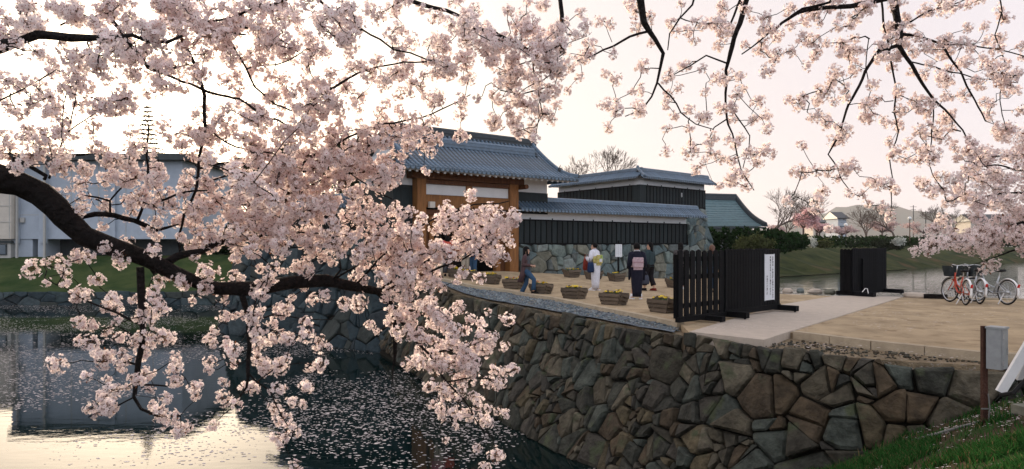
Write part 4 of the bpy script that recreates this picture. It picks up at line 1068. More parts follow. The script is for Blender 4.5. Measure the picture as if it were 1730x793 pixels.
for nm, a, c in (('leg', f0, f1), ('leg', f0 + Vector((1.5, .0, 0)), f1 + Vector((.05, .05, 0))), ('rear_leg', f0 + Vector((.75, .75, 0)), f1 + Vector((.03, .1, 0)))):
    b = MB(); b.bar(a - O_, c - O_, .10, .035, up=(0, 1, 0)); b.build(nm, M['white'], ss)
b = MB(); q = (f0 + f1) / 2 + Vector((.72, .02, .1)); b.box(q - O_, (.62, .03, .5)); b.build('panel', M['white'], ss)
b = MB(); b.tube([at(1690, 668, 7.5) - O_, at(1712, 664, 7.35) - O_, at(1735, 640, 7.3) - O_, at(1790, 560, 7.3) - O_], .022, 6); b.build('strap', M['rubber'], ss)
sp = at(1722, 672, 7.2); b = MB(); b.box((0, 0, 0), (.46, .30, .09), rz=.2); tag(b.build('concrete_block', M['stone_blue'], loc=(sp.x + .24, sp.y, sp.z - .13)), 'flat concrete block under the white sign stand', 'concrete block')
hp = [Vector((x, y, nbz(x, y) + .025)) for x, y in ((4.55, 9.05), (4.9, 8.75), (5.25, 8.35), (5.6, 8.05), (5.95, 7.7), (6.6, 7.3))]
b = MB(); b.tube(hp, .016, 6); tag(b.build('hose', M['rope'], smooth=True), 'thin grey hose lying along the grass below the stone wall', 'hose')
def grass_pts(n):
    P = []
    while len(P) < n:
        y = random.uniform(4.6, 9.9); x = random.uniform(.30, .80) * y
        v = mnoise.noise(Vector((x * .75 + 4, y * .75, 2))) + .5 * mnoise.noise(Vector((x * 2.2, y * 2.2, 7)))
        lim = .22 - .40 * smooth((5.3 - x) / 1.5)
        if v < lim and random.random() > .05: continue
        d = edge_dist(x, y, RW)
        if d > -.2: continue
        P.append((x, y, nbz(x, y)))
    return np.array(P)
def grass(name, n, h, m):
    P = grass_pts(n); a = rng.random(n) * 6.28; w = .0045 * (.7 + .8 * rng.random(n)); hh = h * (.4 + 1.0 * rng.random(n)); lx = rng.normal(size=n) * .45; ly = rng.normal(size=n) * .45
    dx, dy = np.cos(a) * w, np.sin(a) * w
    b0 = P + np.stack([-dx, -dy, -.01 + 0 * a], 1); b1 = P + np.stack([dx, dy, -.01 + 0 * a], 1)
    m0 = P + np.stack([dx * .8 + lx * hh * .35, dy * .8 + ly * hh * .35, hh * .6], 1); m1 = P + np.stack([-dx * .8 + lx * hh * .35, -dy * .8 + ly * hh * .35, hh * .6], 1)
    t0 = P + np.stack([lx * hh, ly * hh, hh * .95], 1); t1 = t0 + np.stack([dx * .1, dy * .1, 0 * a], 1)
    V = np.stack([b0, b1, m0, m1, m1, m0, t1, t0], 1).reshape(-1, 3); F = np.arange(8 * n).reshape(-1, 4)
    o = bpy.data.objects.new(name, np_mesh(name, V, F, m)); C.objects.link(o); return tag(o, kind='stuff')
grass('grass', 36000, .080, M['leaf_grass']); grass('dry_grass', 7000, .065, M['leaf_dry'])
def bpt():
    y = random.uniform(4.6, 9.5); x = random.uniform(.35, .80) * y
    if edge_dist(x, y, RW) > -.25 or random.random() > .35 + mnoise.noise(Vector((x * 1.1, y * 1.1, 9))) * 1.2 + .3 * smooth((x - 4.6) / 1.5): return None
    return (x, y, nbz(x, y) + .012)
petals('fallen_petals', 1500, bpt, .006, .016, M['float'])
def gpt():
    y = random.uniform(9.2, 22); x = random.uniform(-.05, .74) * y
    if edge_dist(x, y, RW) < .3 or (y > 19 and x > 8) or random.random() > .3 + mnoise.noise(Vector((x * .8, y * .8, 4))) + (.5 if y < 11.5 else -.12): return None
    return (x, y, gh(x, y) + (.030 if y > 12.5 else -.05))
petals('ground_petals', 1700, gpt, .009, .019, M['float'])
# rubble and pebbles on the dirt margin
def pebbles():
    b = MB(); k = 0
    while k < 420:
        u = random.random(); y = random.uniform(9.4, 12.2); x = random.uniform(3.6, 8.2)
        if edge_dist(x, y, RW) < .25: continue
        if edge_dist(x, y, [P_(q) for q in kerb_right]) > -.18 : continue
        s = random.uniform(.007, .022) * (2.0 if random.random() < .06 else 1); b.ball((x, y, gh(x, y) - .10 + s * .3), (s * random.uniform(.8, 1.5), s, s * .6), 6, 4); k += 1
    tag(b.build('pebbles', M['stone_many']), kind='stuff'); b = MB()
    gq = [P_(q) for q in kerb_left]; k = 0
    while k < 1600:
        y = random.uniform(12.8, 24.5); x = random.uniform(-3.2, 3.3)
        if edge_dist(x, y, RW) < .22 or edge_dist(x, y, gq) > -.10: continue
        s = random.uniform(.012, .032); b.ball((x, y, gh(x, y) - .055 + s * .2), (s * random.uniform(.8, 1.5), s, s * .7), 5, 3); k += 1
    return tag(b.build('pebbles', M['pebble']), kind='stuff')
M['pebble'] = mat('pebble', (.17, .185, .20), .9, .3, 12, spec=.2, palette=PAL2, obj_var=.5, island=True)
pebbles()
# ------------------------------------------------------------------ people
def lerp(a, b, t): return Vector(a).lerp(Vector(b), t)
def hand_geo(b, w, d, pn, s=1.0, curl=.6):
    """palm, four unequal fingers and a thumb; d = along the hand, pn = palm normal (fingers curl towards it)"""
    d = Vector(d).normalized(); pn = Vector(pn); pn = (pn - d * pn.dot(d)).normalized(); side = d.cross(pn); w = Vector(w)
    pc = w + d * .045 * s
    b.tube([w - d * .01, w + d * .03 * s, w + d * .085 * s], [.020 * s, .026 * s, .026 * s], 8, flat=.62)
    for k, (o, L) in enumerate(((-.030, .062), (-.010, .072), (.010, .068), (.028, .052))):
        r0 = w + d * .082 * s + side * o * s; pts = [r0]; dr = d.copy(); a = curl * (.5 + .12 * k)
        for q in (.42, .33, .25):
            dr = (dr * math.cos(a) + pn * math.sin(a)).normalized(); pts.append(pts[-1] + dr * L * q * s)
        b.tube(pts, [.0095 * s, .009 * s, .008 * s, .0065 * s], 6)
    t0 = w + d * .03 * s - side * .024 * s; b.tube([t0, t0 + (d * .6 - side * .8).normalized() * .03 * s, t0 + (d * .6 - side * .8).normalized() * .03 * s + (d * .9 + pn * .4).normalized() * .03 * s], [.012 * s, .010 * s, .008 * s], 6)
def person(p, heading, H, label, J, hair='hair', look=0.0, group='people on the causeway'):
    """J: joint positions in a local frame, +y forward, +x to the person's right"""
    t = empty('person', p, math.atan2(-heading[0], heading[1])); tag(t, label, 'person', group)
    b = MB(); hc = Vector(J['head']); M_ = Matrix.Translation(hc) @ Matrix.Rotation(look, 4, 'Z')
    k0 = len(b.v); b.ball((0, 0, .015), (.073, .088, .108), 14, 10); b.ball((0, .030, -.055), (.052, .058, .058), 10, 7)
    b.tube([(0, .078, .018), (0, .098, -.018), (0, .088, -.024)], [.010, .015, .010], 6)
    for s in (-1, 1):
        b.ball((s * .074, -.005, -.005), (.010, .020, .030), 6, 5); b.ball((s * .030, .068, .030), (.020, .014, .010), 6, 4)
    b.ball((0, .078, -.052), (.024, .012, .009), 6, 4)
    b.xform(M_, k0)
    b.tube([hc + Vector((0, -.012, -.08)), lerp(hc, J['chest'], .5) + Vector((0, -.01, .0)), J['chest']], [.050, .050, .085], 10)
    sh = [Vector(J['shl']), Vector(J['shr'])]; hp_ = [Vector(J['hipl']), Vector(J['hipr'])]; ch = Vector(J['chest']); pv = (hp_[0] + hp_[1]) / 2
    b.tube([ch + Vector((0, 0, .06)), ch, lerp(ch, pv, .5), pv, pv - Vector((0, 0, .06))], [.075, .135, .112, .145, .10], 14, flat=.72)
    for s, q in ((0, 'l'), (1, 'r')):
        b.tube([ch + Vector((0, 0, .04)), sh[s]], [.06, .055], 8)
        b.tube([sh[s], J['el' + q], J['wr' + q]], [.050, .037, .024], 8); b.ball(sh[s], .052); b.ball(J['el' + q], .038)
        b.tube([hp_[s], J['kn' + q], J['an' + q]], [.083, .054, .036], 10); b.ball(hp_[s], .088); b.ball(J['kn' + q], .056)
        a = Vector(J['an' + q]); f = Vector(J.get('toe' + q, (0, 1, 0))).normalized()
        b.tube([a - f * .04 - Vector((0, 0, .03)), a + f * .06 - Vector((0, 0, .045)), a + f * .15 - Vector((0, 0, .052))], [.036, .036, .026], 8)
        hd = Vector(J['wr' + q]) - Vector(J['el' + q]); hand_geo(b, J['wr' + q], J.get('hd' + q, hd), J.get('pn' + q, (-(1 if s else -1) * 1.0, .3, 0)), 1.0, J.get('curl', .55))
    o = b.build('body', M['skin'], t, smooth=True); md = o.modifiers.new('blend', 'REMESH'); md.mode = 'VOXEL'; md.voxel_size = .0085; md.use_smooth_shade = True
    def face(nm, c, r, m): q = MB(); q.ball(c, r, 6, 5); q.xform(M_); return q.build(nm, M[m], t)
    for s in (-1, 1): face('eye', (s * .031, .082, .024), (.011, .006, .006), 'hair')
    face('mouth', (0, .090, -.052), (.019, .005, .006), 'bag_red')
    return t, M_
def cap_hair(t, M_, m, length=0.0, bun=False, vol=1.0, fwd=0):
    h = MB(); rs = []
    for i in range(9):
        th = math.pi * (.02 + .60 * i / 8); rr_ = 1.12 * vol; ring = []
        for k in range(16):
            a = 2 * math.pi * k / 16; fr = max(0, math.sin(a)); z = .022 + .122 * math.cos(th) * vol
            if fr > .35: z = max(z, .055 + .03 * (1 - fr))
            ring.append(Vector((.078 * rr_ * math.sin(th) * math.cos(a), -.006 + (.092 if math.sin(a) > 0 else .098) * rr_ * math.sin(th) * math.sin(a), z + random.uniform(-.003, .003))))
        rs.append(ring)
    h.rings(rs, True)
    if bun: h.ball((0, -.085, .055), (.052, .045, .048), 10, 7)
    if length:
        h.loft([(0, -.055, .05, .086, .060), (0, -.062, -.06, .092, .056), (0, -.070, -.06 - length * .5, .098, .050), (0, -.075, -.06 - length, .075, .034)], 12)
        if fwd:
            for s in (-1, 1): h.tube([(s * .075, .03, .04), (s * .085, .045, -.08), (s * .08, .07, -.08 - length * .8)], [.022, .032, .016], 8)
    h.xform(M_); return h.build('hair', M[m], t, smooth=True)
def shoe(t, a, f, m='shoe', sole=.0, h=.055):
    a = Vector(a); f = Vector(f).normalized(); f.z = f.z; b = MB()
    b.tube([a - f * .055 - Vector((0, 0, .035)), a + f * .0 - Vector((0, 0, .025)), a + f * .09 - Vector((0, 0, .042)), a + f * .165 - Vector((0, 0, .052))], [.038, .046, .043, .026], 10)
    b.bar(a - f * .07 - Vector((0, 0, .07)), a + f * .18 - Vector((0, 0, .07)), .075, .02); return b.build('shoe', M[m], t, smooth=False)
def tubec(t, nm, pts, rad, m, n=12, flat=1.0): b = MB(); b.tube(pts, rad, n, True, flat=flat); return b.build(nm, M[m], t, smooth=True)
def loftc(t, nm, secs, m, n=16, caps=True): b = MB(); b.loft(secs, n, caps); return b.build(nm, M[m], t, smooth=True)
def base_pose(H, lean=0.0):
    k = H / 1.6
    J = dict(head=(0, .01 + lean * .33, 1.475), chest=(0, lean * .2, 1.22), shl=(-.165, lean * .24, 1.30), shr=(.165, lean * .24, 1.30), hipl=(-.085, 0, .83), hipr=(.085, 0, .83),
             knl=(-.085, .02, .45), knr=(.085, .02, .45), anl=(-.085, -.02, .085), anr=(.085, -.02, .085), ell=(-.215, -.03 + lean * .2, 1.02), elr=(.215, -.03 + lean * .2, 1.02), wrl=(-.225, .06 + lean * .2, .80), wrr=(.225, .06 + lean * .2, .80))
    return {q: tuple(c * k for c in v) for q, v in J.items()}
def trousers(t, J, m, r0=.100, r1=.075, r2=.075, length=1.0):
    for q in 'lr':
        a = lerp(J['kn' + q], J['an' + q], .88 * length)
        tubec(t, 'trouser_leg', [Vector(J['hip' + q]) + Vector((0, 0, .06)), J['hip' + q], lerp(J['hip' + q], J['kn' + q], .5), J['kn' + q], lerp(J['kn' + q], J['an' + q], .5), a], [r0 * .9, r0, r0 * .9, r1, r1 * .95, r2], m)
    c = lerp(J['hipl'], J['hipr'], .5); loftc(t, 'trouser_seat', [(c.x, c.y, c.z - .10, .10, .09), (c.x, c.y - .01, c.z, .175, .125), (c.x, c.y, c.z + .14, .150, .11)], m)
def sleeves(t, J, m, r=(.068, .056, .046), cut=.95):
    for q in 'lr': tubec(t, 'sleeve', [lerp(J['chest'], J['sh' + q], .6) + Vector((0, 0, .045)), J['sh' + q], lerp(J['sh' + q], J['el' + q], .5), J['el' + q], lerp(J['el' + q], J['wr' + q], cut)], [r[0] * .9, r[0], r[0] * .95, r[1], r[2]], m)
def torso(t, J, m, z0, flare=1.0, nm='top'):
    c = Vector(J['chest']); pv = lerp(J['hipl'], J['hipr'], .5); s = lambda f: lerp(c, pv, f)
    z = c.z
    secs = [(s(min(1.2, (z - z0) / (z - pv.z))).x, s(min(1.2, (z - z0) / (z - pv.z))).y, z0, .175 * flare, .128 * flare), (pv.x, pv.y, pv.z + .06, .172, .125), (s(.55).x, s(.55).y, s(.55).z, .152, .115), (c.x, c.y, c.z, .182, .128), (c.x, c.y, c.z + .08, .178, .110), (c.x, c.y - .005, c.z + .125, .10, .075), (c.x, c.y, c.z + .15, .060, .058)]
    secs = [q for i, q in enumerate(secs) if i == 0 or q[2] > z0 + .03]
    return loftc(t, nm, secs, m)
def kimono(t, J, k, robe, obi, lean, cord=None, drum=True, off=0.0):
    y = lambda z: lean * .2 * max(0, (z - .8)) / .45
    loftc(t, 'robe', [(0, .0, .07 * k, .135, .115), (0, 0, .25 * k, .145, .13), (0, 0, .50 * k, .165, .145), (0, -.01, .80 * k, .185, .150), (0, y(.98), .98 * k, .172, .135), (0, y(1.2), 1.20 * k, .195, .135), (0, y(1.3), 1.30 * k, .185, .115), (0, y(1.35), 1.355 * k, .11, .085), (0, y(1.4), 1.395 * k, .062, .066)], robe)
    b = MB(); b.tube([(-.07, y(1.35) + .05, 1.36 * k), (-.075, y(1.38) - .02, 1.40 * k), (0, y(1.4) - .075, 1.405 * k), (.075, y(1.38) - .02, 1.40 * k), (.07, y(1.35) + .05, 1.36 * k)], .016, 6); b.build('collar', M['kimono_white'], t, smooth=True)
    for q in 'lr':
        sh, el, wr = Vector(J['sh' + q]), Vector(J['el' + q]), Vector(J['wr' + q]); e = lerp(el, wr, .72); s = MB()
        s.tube([lerp(J['chest'], sh, .6) + Vector((0, 0, .05)), sh, lerp(sh, el, .6), el, e], [.075, .083, .085, .082, .078], 12); s.build('sleeve', M[robe], t, smooth=True)
        d = (e - lerp(sh, el, .6)); m0 = lerp(sh, el, .75); hg = .36; b = MB(); n_ = Vector((d.y, -d.x, 0)); n_ = n_.normalized() * .03 if n_.length > .01 else Vector((.03, 0, 0))
        u = [m0 + Vector((0, 0, .02)), e + Vector((0, 0, .04)), e - Vector((0, 0, hg)), m0 - Vector((0, 0, hg * .95))]
        b.rings([[v + n_ for v in u], [v * 1 - n_ for v in u]]); b.build('hanging_sleeve', M[robe], t)
    loftc(t, 'obi', [(0, y(.95), .93 * k, .185, .148), (0, y(1.0), 1.0 * k, .186, .148), (0, y(1.1), 1.16 * k, .196, .148)], obi)
    if drum:
        b = MB(); b.box((off, y(1.05) - .175, 1.06 * k), (.29, .09, .29)); o = b.build('obi_drum', M[obi], t); bv = o.modifiers.new('soft', 'BEVEL'); bv.width = .025; bv.segments = 3
        b = MB(); b.box((off, y(1.05) - .15, .90 * k), (.25, .05, .10)); b.build('obi_tail', M[obi], t)
    loftc(t, 'obi_cord', [(0, y(1.05) - (.0), 1.055 * k, .19, .155), (0, y(1.05), 1.075 * k, .19, .155)], cord or obi)
    if drum:
        b = MB(); b.box((off, y(1.05) - .224, 1.07 * k), (.294, .012, .028)); b.build('obi_band', M[cord or obi], t)
def zori(t, J):
    for q in 'lr':
        a = Vector(J['an' + q]); f = Vector(J.get('toe' + q, (0, 1, 0))).normalized(); tubec(t, 'tabi', [a + Vector((0, 0, .07)), a, a + f * .05 - Vector((0, 0, .02)), a + f * .14 - Vector((0, 0, .045))], [.042, .044, .046, .030], 'tabi')
        b = MB(); b.bar(a - f * .08 - Vector((0, 0, .066)), a + f * .17 - Vector((0, 0, .066)), .085, .028); b.build('zori', M['tabi'], t)

# woman in the long cardigan, stepping up over the kerb
J = base_pose(1.60); J['anl'] = (-.07, -.20, .085); J['knl'] = (-.075, -.02, .45); J['anr'] = (.09, .26, .215); J['knr'] = (.09, .27, .58); J['hipl'] = (-.08, 0, .84); J['hipr'] = (.08, .02, .84)
J['elr'] = (.20, -.06, 1.05); J['wrr'] = (.12, .19, 1.02); J['ell'] = (-.20, -.06, 1.05); J['wrl'] = (-.08, .19, 1.0)
fp = at(889, 503.5, 22.3); p, Mh = person((fp.x, fp.y, fp.z), (.97, -.25), 1.6, 'woman in jeans and a long brown cardigan striding over the kerb of the path', J)
cap_hair(p, Mh, 'hair', .34, fwd=1, vol=1.06); trousers(p, J, 'denim', .098, .072, .085); torso(p, J, 'grey_shirt', .86, .95); sleeves(p, J, 'cardigan', cut=.9)
for s in (-1, 1):
    b = MB(); b.loft([(s * .085, -.17, .50, .10, .095), (s * .09, -.09, .75, .10, .10), (s * .09, -.04, .95, .088, .095), (s * .10, -.015, 1.18, .088, .105), (s * .09, -.01, 1.31, .07, .085)], 12); b.build('cardigan_side', M['cardigan'], p, smooth=True)
loftc(p, 'cardigan_back', [(0, -.20, .50, .165, .075), (0, -.13, .75, .17, .07), (0, -.085, .98, .155, .055), (0, -.075, 1.2, .17, .06), (0, -.05, 1.33, .11, .05)], 'cardigan')
b = MB(); b.box((.02, .24, 1.04), (.06, .10, .02), rz=.2); b.build('phone', M['rubber'], p)
for q, f in (('l', (0, 1, -.12)), ('r', (0, 1, -.05))): shoe(p, J['an' + q], f)

# woman in the white kimono
J = base_pose(1.58, .16); J['wrl'] = (-.12, .30, 1.08); J['ell'] = (-.24, .06, 1.02); J['wrr'] = (.12, .26, .98); J['elr'] = (.23, .0, 1.0); J['anl'] = (-.06, .05, .085); J['anr'] = (.06, -.05, .085)
fp = gat(1006, 491); p, Mh = person(fp, (-.80, .60), 1.58, 'woman in a pale white kimono with a bright yellow and green obi, carrying bags', J, look=.35)
cap_hair(p, Mh, 'hair', bun=True, vol=1.05); kimono(p, J, .985, 'kimono_white', 'obi_gold', .16, 'obi_green'); zori(p, J)
b = MB(); b.box((.06, -.19, 1.13), (.15, .06, .10), rz=.3); b.build('obi_knot', M['obi_green'], p)
b = MB(); b.box((-.02, -.195, 1.01), (.12, .07, .10), rz=-.3); b.build('obi_knot', M['kimono_white'], p)
def bag(nm, px, py_, d, m, s, lab, hz_=(1, .3)):
    v = at(px, py_, d); o = empty(nm, v, math.atan2(hz_[1], hz_[0])); tag(o, lab, 'bag')
    b = MB(); b.loft([(0, 0, -s[2] / 2, s[0] * .46, s[1] * .4), (0, 0, -s[2] * .3, s[0] * .54, s[1] * .55), (0, 0, s[2] * .2, s[0] * .48, s[1] * .42), (0, 0, s[2] / 2, s[0] * .42, s[1] * .2)], 14, pw=.6); b.build('body', M[m], o, smooth=True)
    b = MB(); b.tube([(-s[0] * .3, 0, s[2] * .48), (-s[0] * .2, 0, s[2] * .85), (s[0] * .2, 0, s[2] * .85), (s[0] * .3, 0, s[2] * .48)], .011, 6); b.build('handle', M[m], o); return o
dk = fp.y
bag('shoulder_bag', 991, 447, dk - .02, 'bag_red', (.24, .14, .40), 'dark red bag hanging from the arm of the woman in white kimono')
bag('shoulder_bag', 998, 452, dk - .20, 'bag_navy', (.22, .12, .34), 'navy blue bag hanging beside the red one at the white kimono')
b = MB(); b.box((0, 0, 0), (.16, .02, .11), rz=.4); v = at(991, 438, dk + .12); tag(b.build('leaflet', M['paper'], loc=v), 'white leaflet held up by the woman in the white kimono', 'leaflet')

# woman in the navy kimono, seen from behind
J = base_pose(1.57); J['anl'] = (-.14, .02, .085); J['anr'] = (.10, -.03, .085); J['toel'] = (-.35, 1, 0); J['toer'] = (.2, 1, 0); J['wrl'] = (-.20, .12, .86); J['wrr'] = (.22, .10, .84)
fp = gat(1076, 505.5); p, Mh = person(fp, (-.05, 1), 1.57, 'woman in a dark navy kimono with a pale pink obi, seen from behind', J, look=.15)
cap_hair(p, Mh, 'hair', vol=1.10, bun=False); kimono(p, J, .98, 'kimono_navy', 'obi_pink', 0, 'obi_cord'); zori(p, J)

# woman in dark jacket and skirt walking beyond her
J = base_pose(1.60); J['anl'] = (-.10, .14, .085); J['knl'] = (-.09, .16, .46); J['anr'] = (.08, -.13, .085); J['knr'] = (.08, .02, .46); J['wrl'] = (-.24, .05, .80)
fp = gat(1098, 491.5); p, Mh = person(fp, (-.72, .70), 1.60, 'woman in a dark teal jacket and black trousers walking beside the navy kimono', J, look=.5)
cap_hair(p, Mh, 'hair', .17, vol=1.1); trousers(p, J, 'trousers_black', .105, .088, .09, .85); torso(p, J, 'jacket_teal', .80, 1.06, 'jacket'); sleeves(p, J, 'jacket_teal')
for q in 'lr': shoe(p, J['an' + q], (0, 1, 0), 'bag_red' if q == 'r' else 'shoe')
bag('handbag', 1090, 473, fp.y - .25, 'bag_grey', (.26, .16, .30), 'blue grey handbag carried low beside the woman in the teal jacket')

# people partly behind the tall screen
J = base_pose(1.60); J['wrl'] = (-.10, .2, 1.0); fp = gat(1150, 489)
p, Mh = person(fp, (.25, 1), 1.6, 'person with short dark hair and a grey tweed jacket half hidden by the tall screen', J)
cap_hair(p, Mh, 'hair', .06, vol=1.08); trousers(p, J, 'trousers_black'); torso(p, J, 'tweed', .78, 1.06, 'jacket'); sleeves(p, J, 'tweed')
for q in 'lr': shoe(p, J['an' + q], (0, 1, 0), 'tabi')
J = base_pose(1.50); fp = gat(1203, 494)
p, Mh = person(fp, (.6, .8), 1.5, 'person with reddish brown hair just showing over the tall black screen', J)
cap_hair(p, Mh, 'hair_brown', .12, vol=1.1); trousers(p, J, 'denim'); torso(p, J, 'jacket_teal', .75, 1.05, 'jacket'); sleeves(p, J, 'jacket_teal')
for q in 'lr': shoe(p, J['an' + q], (0, 1, 0))
# group at the gate, glimpsed under the blossoms
for px, py, hd, top, leg, hr, lab in ((741, 469.5, (.3, 1), 'pink', 'beige', 'hair', 'person in a pink top at the gate, glimpsed under the blossoms'), (756, 467, (-.2, 1), 'coral', 'grey_shirt', 'hair', 'person in a coral red top at the gate, beside the pink one'),
        (786, 469, (.6, -.8), 'grey_shirt', 'beige', 'hair', 'person in beige trousers behind the yellow pansies at the gate'), (800, 469.5, (-.7, -.7), 'cardigan', 'denim', 'hair_brown', 'person in blue jeans standing at the gate right of the beige trousers')):
    J = base_pose(1.58); fp = gat(px, py); p, Mh = person(fp, hd, 1.58, lab, J)
    cap_hair(p, Mh, hr, .12, vol=1.06); trousers(p, J, leg); torso(p, J, top, .78, 1.05, 'top'); sleeves(p, J, top)
    for q in 'lr': shoe(p, J['an' + q], (0, 1, 0))
# ------------------------------------------------------------------ far bank planting
def thing_foliage(name, label, cat, blobs, n, size, m, group=None, trunk=None, part='foliage', hollow=.45):
    c0 = Vector(blobs[0][0]); base = Vector((c0.x, c0.y, min(b[0][2] - b[1][2] for b in blobs)))
    t = empty(name, base); tag(t, label, cat, group)
    bl = [((b[0][0] - base.x, b[0][1] - base.y, b[0][2] - base.z), b[1]) for b in blobs]
    foliage(part, bl, n, size, M[m], t, hollow)
    if trunk: k = MB(); k.tube([(0, 0, -trunk[0]), (0, 0, bl[0][0][2])], [trunk[1], trunk[1] * .5], 7); k.build('trunk', M['bark_grey'], t)
    return t
def hedge_blobs(pts, w, step=1.6):
    o = []
    for i in range(len(pts) - 1):
        (ax, ay, at_, ad), (bx, by, bt, bd_) = pts[i], pts[i + 1]
        A_, B_ = at(ax, at_, ad), at(bx, bt, bd_); lo, hi = at(ax, ay, ad), at(bx, by, bd_); n = max(1, int((B_ - A_).length / step))
        for j in range(n):
            f = (j + .5) / n; a = A_.lerp(B_, f); l = lo.lerp(hi, f); h = (a.z - l.z) / 2
            o.append(((a.x, a.y, l.z + h), (step * .85, w, h * 1.05)))
    return o
G_ = 'hedges and shrubs along the far right bank'
thing_foliage('hedge', 'long clipped dark hedge running along the top of the right bank', 'hedge', hedge_blobs([(1330, 420, 396, 84), (1400, 419, 399, 92), (1470, 418, 399, 100), (1530, 417, 400, 110), (1700, 417, 402, 135), (1900, 417, 403, 165)], 1.1), 16000, .26, 'leaf_hedge', hollow=.75)
thing_foliage('hedge', 'tall dark green hedge below the teal grey hip roof', 'hedge', hedge_blobs([(1180, 432, 386, 54), (1240, 430, 384, 55), (1300, 428, 388, 58), (1330, 424, 394, 66), (1352, 421, 395, 76)], 1.0, 1.3), 15000, .20, 'leaf_hedge', hollow=.75)
thing_foliage('round_shrub', 'rounded olive shrub in front of the tall dark hedge', 'shrub', [((at(1273, 414, 50)), (1.55, 1.2, .75))], 2600, .13, 'leaf_olive', G_)
thing_foliage('dark_shrub', 'dark rounded shrub on the bank right of the small black screen', 'shrub', [((at(1500, 412, 98)), (2.6, 1.6, .95))], 1500, .26, 'leaf_dark', G_)
thing_foliage('flowering_shrub', 'white flowering shrub left of the small black screen', 'shrub', [((at(1368, 408, 80)), (.75, .8, .72)), ((at(1373, 413, 80)), (.6, .5, .4))], 420, .16, 'leaf_pale', G_, hollow=.2)
thing_foliage('flowering_shrub', 'white flowering shrub right of the small black screen', 'shrub', [((at(1518, 408, 92)), (.9, .8, .62))], 520, .18, 'leaf_pale', G_, hollow=.2)
thing_foliage('brown_shrub', 'brownish leafless shrub beside the left white shrub', 'shrub', [((at(1391, 412, 80)), (1.1, .8, .55))], 500, .16, 'leaf_olive', G_)
# leafless trees
def bare_tree_mesh(seed, lev=7):
    r = random.Random(seed); T, K = MB(), MB()
    def grow(p, d, L, w, k):
        pts = [p]; q = p; dd = d.copy()
        for _ in range(2):
            dd = (dd + Vector((r.uniform(-.16, .16), r.uniform(-.16, .16), .05))).normalized(); q = q + dd * L / 2; pts.append(q)
        (T if k < 3 else K).tube(pts, [w, w * .85, w * .68], 6 if k < 3 else 3, False)
        if k >= lev: return
        for i in range(3 if k < 2 or r.random() < .28 else 2):
            ax = Vector((r.uniform(-1, 1), r.uniform(-1, 1), r.uniform(-.3, .3))); ax = (ax - dd * ax.dot(dd))
            if ax.length < .05: continue
            a = r.uniform(.30, .72) if k < 4 else r.uniform(.2, .5); nd = (dd * math.cos(a) + ax.normalized() * math.sin(a) + Vector((0, 0, .05))).normalized()
            grow(q, nd, L * r.uniform(.74, .96), max(.0019, w * .60), k + 1)
    grow(Vector((0, 0, -.03)), Vector((0, 0, 1)), .17, .026, 0)
    top = max(v[2] for v in K.v); S_ = Matrix.Scale(1 / top, 4); T.xform(S_); K.xform(S_)
    return T.mesh('trunk', M['bark_grey']), K.mesh('twigs', M['bark_grey'])
BT = [bare_tree_mesh(s) for s in (3, 8, 15)]
def bare_tree(px, pyb, pyt, d, k, label, group='leafless trees beyond the moat', wf=1.0):
    b = at(px, pyb, d); H = (pyb - pyt) / FPX * d / .98; t = empty('bare_tree', b, random.uniform(0, 6)); t.scale = (H * wf, H * wf, H); tag(t, label, 'tree', group)
    inst('trunk', BT[k][0], t); tw = inst('twigs', BT[k][1], t); return t
bare_tree(1027, 345, 246, 70, 0, 'leafless tree rising behind the raised black wall', wf=1.05)
bare_tree(985, 350, 262, 76, 1, 'smaller leafless tree behind the left end of the raised wall')
bare_tree(1296, 408, 318, 90, 2, 'large leafless tree beside the eave of the teal roof', wf=1.1); bare_tree(1325, 408, 340, 105, 1, 'leafless tree left of the deep pink cherry')
bare_tree(1381, 405, 325, 110, 0, 'leafless round crowned tree behind the deep pink cherry', wf=1.1); bare_tree(1462, 408, 345, 105, 1, 'low spreading leafless tree in front of the hill', wf=1.2)
bare_tree(1512, 404, 338, 115, 2, 'leafless tree with dark forked trunk near the tall lamp', wf=1.1); bare_tree(1585, 404, 345, 120, 0, 'leafless tree behind the tip of the right cherry', wf=1.1)
bare_tree(1612, 404, 352, 130, 1, 'leafless tree half hidden by the right cherry branch', wf=1.2)
GC = 'flowering cherries beyond the moat'
def far_cherry(px, pyb, pyt, d, w, m, n, label):
    b = at(px, pyb, d); tp = at(px, pyt, d); h = tp.z - b.z; rr = random.Random(px); W_ = w / FPX * d
    bl = [((b.x + rr.uniform(-.6, .6) * W_, b.y + rr.uniform(-.5, .5) * W_, b.z + h * rr.uniform(.42, .82)), (W_ * rr.uniform(.28, .45), W_ * .4, h * rr.uniform(.14, .24))) for _ in range(9)]
    t = empty('cherry_tree', b); tag(t, label, 'tree', GC)
    foliage('crown', [((q[0][0] - b.x, q[0][1] - b.y, q[0][2] - b.z), q[1]) for q in bl], n, .17, M[m], t, .1)
    k = MB(); k.tube([(0, 0, -.2), (.05, 0, h * .35), (.1, 0, h * .6)], [.16, .12, .06], 7)
    for q in bl: k.tube([(0.05, 0, h * .3), ((q[0][0] - b.x) * .6, (q[0][1] - b.y) * .6, h * .5), tuple(q[0][i] - b[i] for i in range(3))], [.09, .06, .02], 5)
    k.build('trunk', M['bark_grey'], t)
far_cherry(1357, 405, 346, 96, 30, 'far_pink', 2600, 'deep pink cherry tree standing left of the pale house')
far_cherry(1384, 404, 372, 100, 20, 'far_pink', 900, 'small pink cherry just right of the deep pink one'); far_cherry(1422, 404, 380, 100, 28, 'far_blush', 1300, 'low pale pink cherry below the pale house')
far_cherry(1490, 404, 370, 118, 30, 'far_blush', 1500, 'pale pink cherry behind the forked leafless tree'); far_cherry(1310, 406, 378, 112, 24, 'far_blush', 900, 'pale cherry beyond the eave of the teal roof')
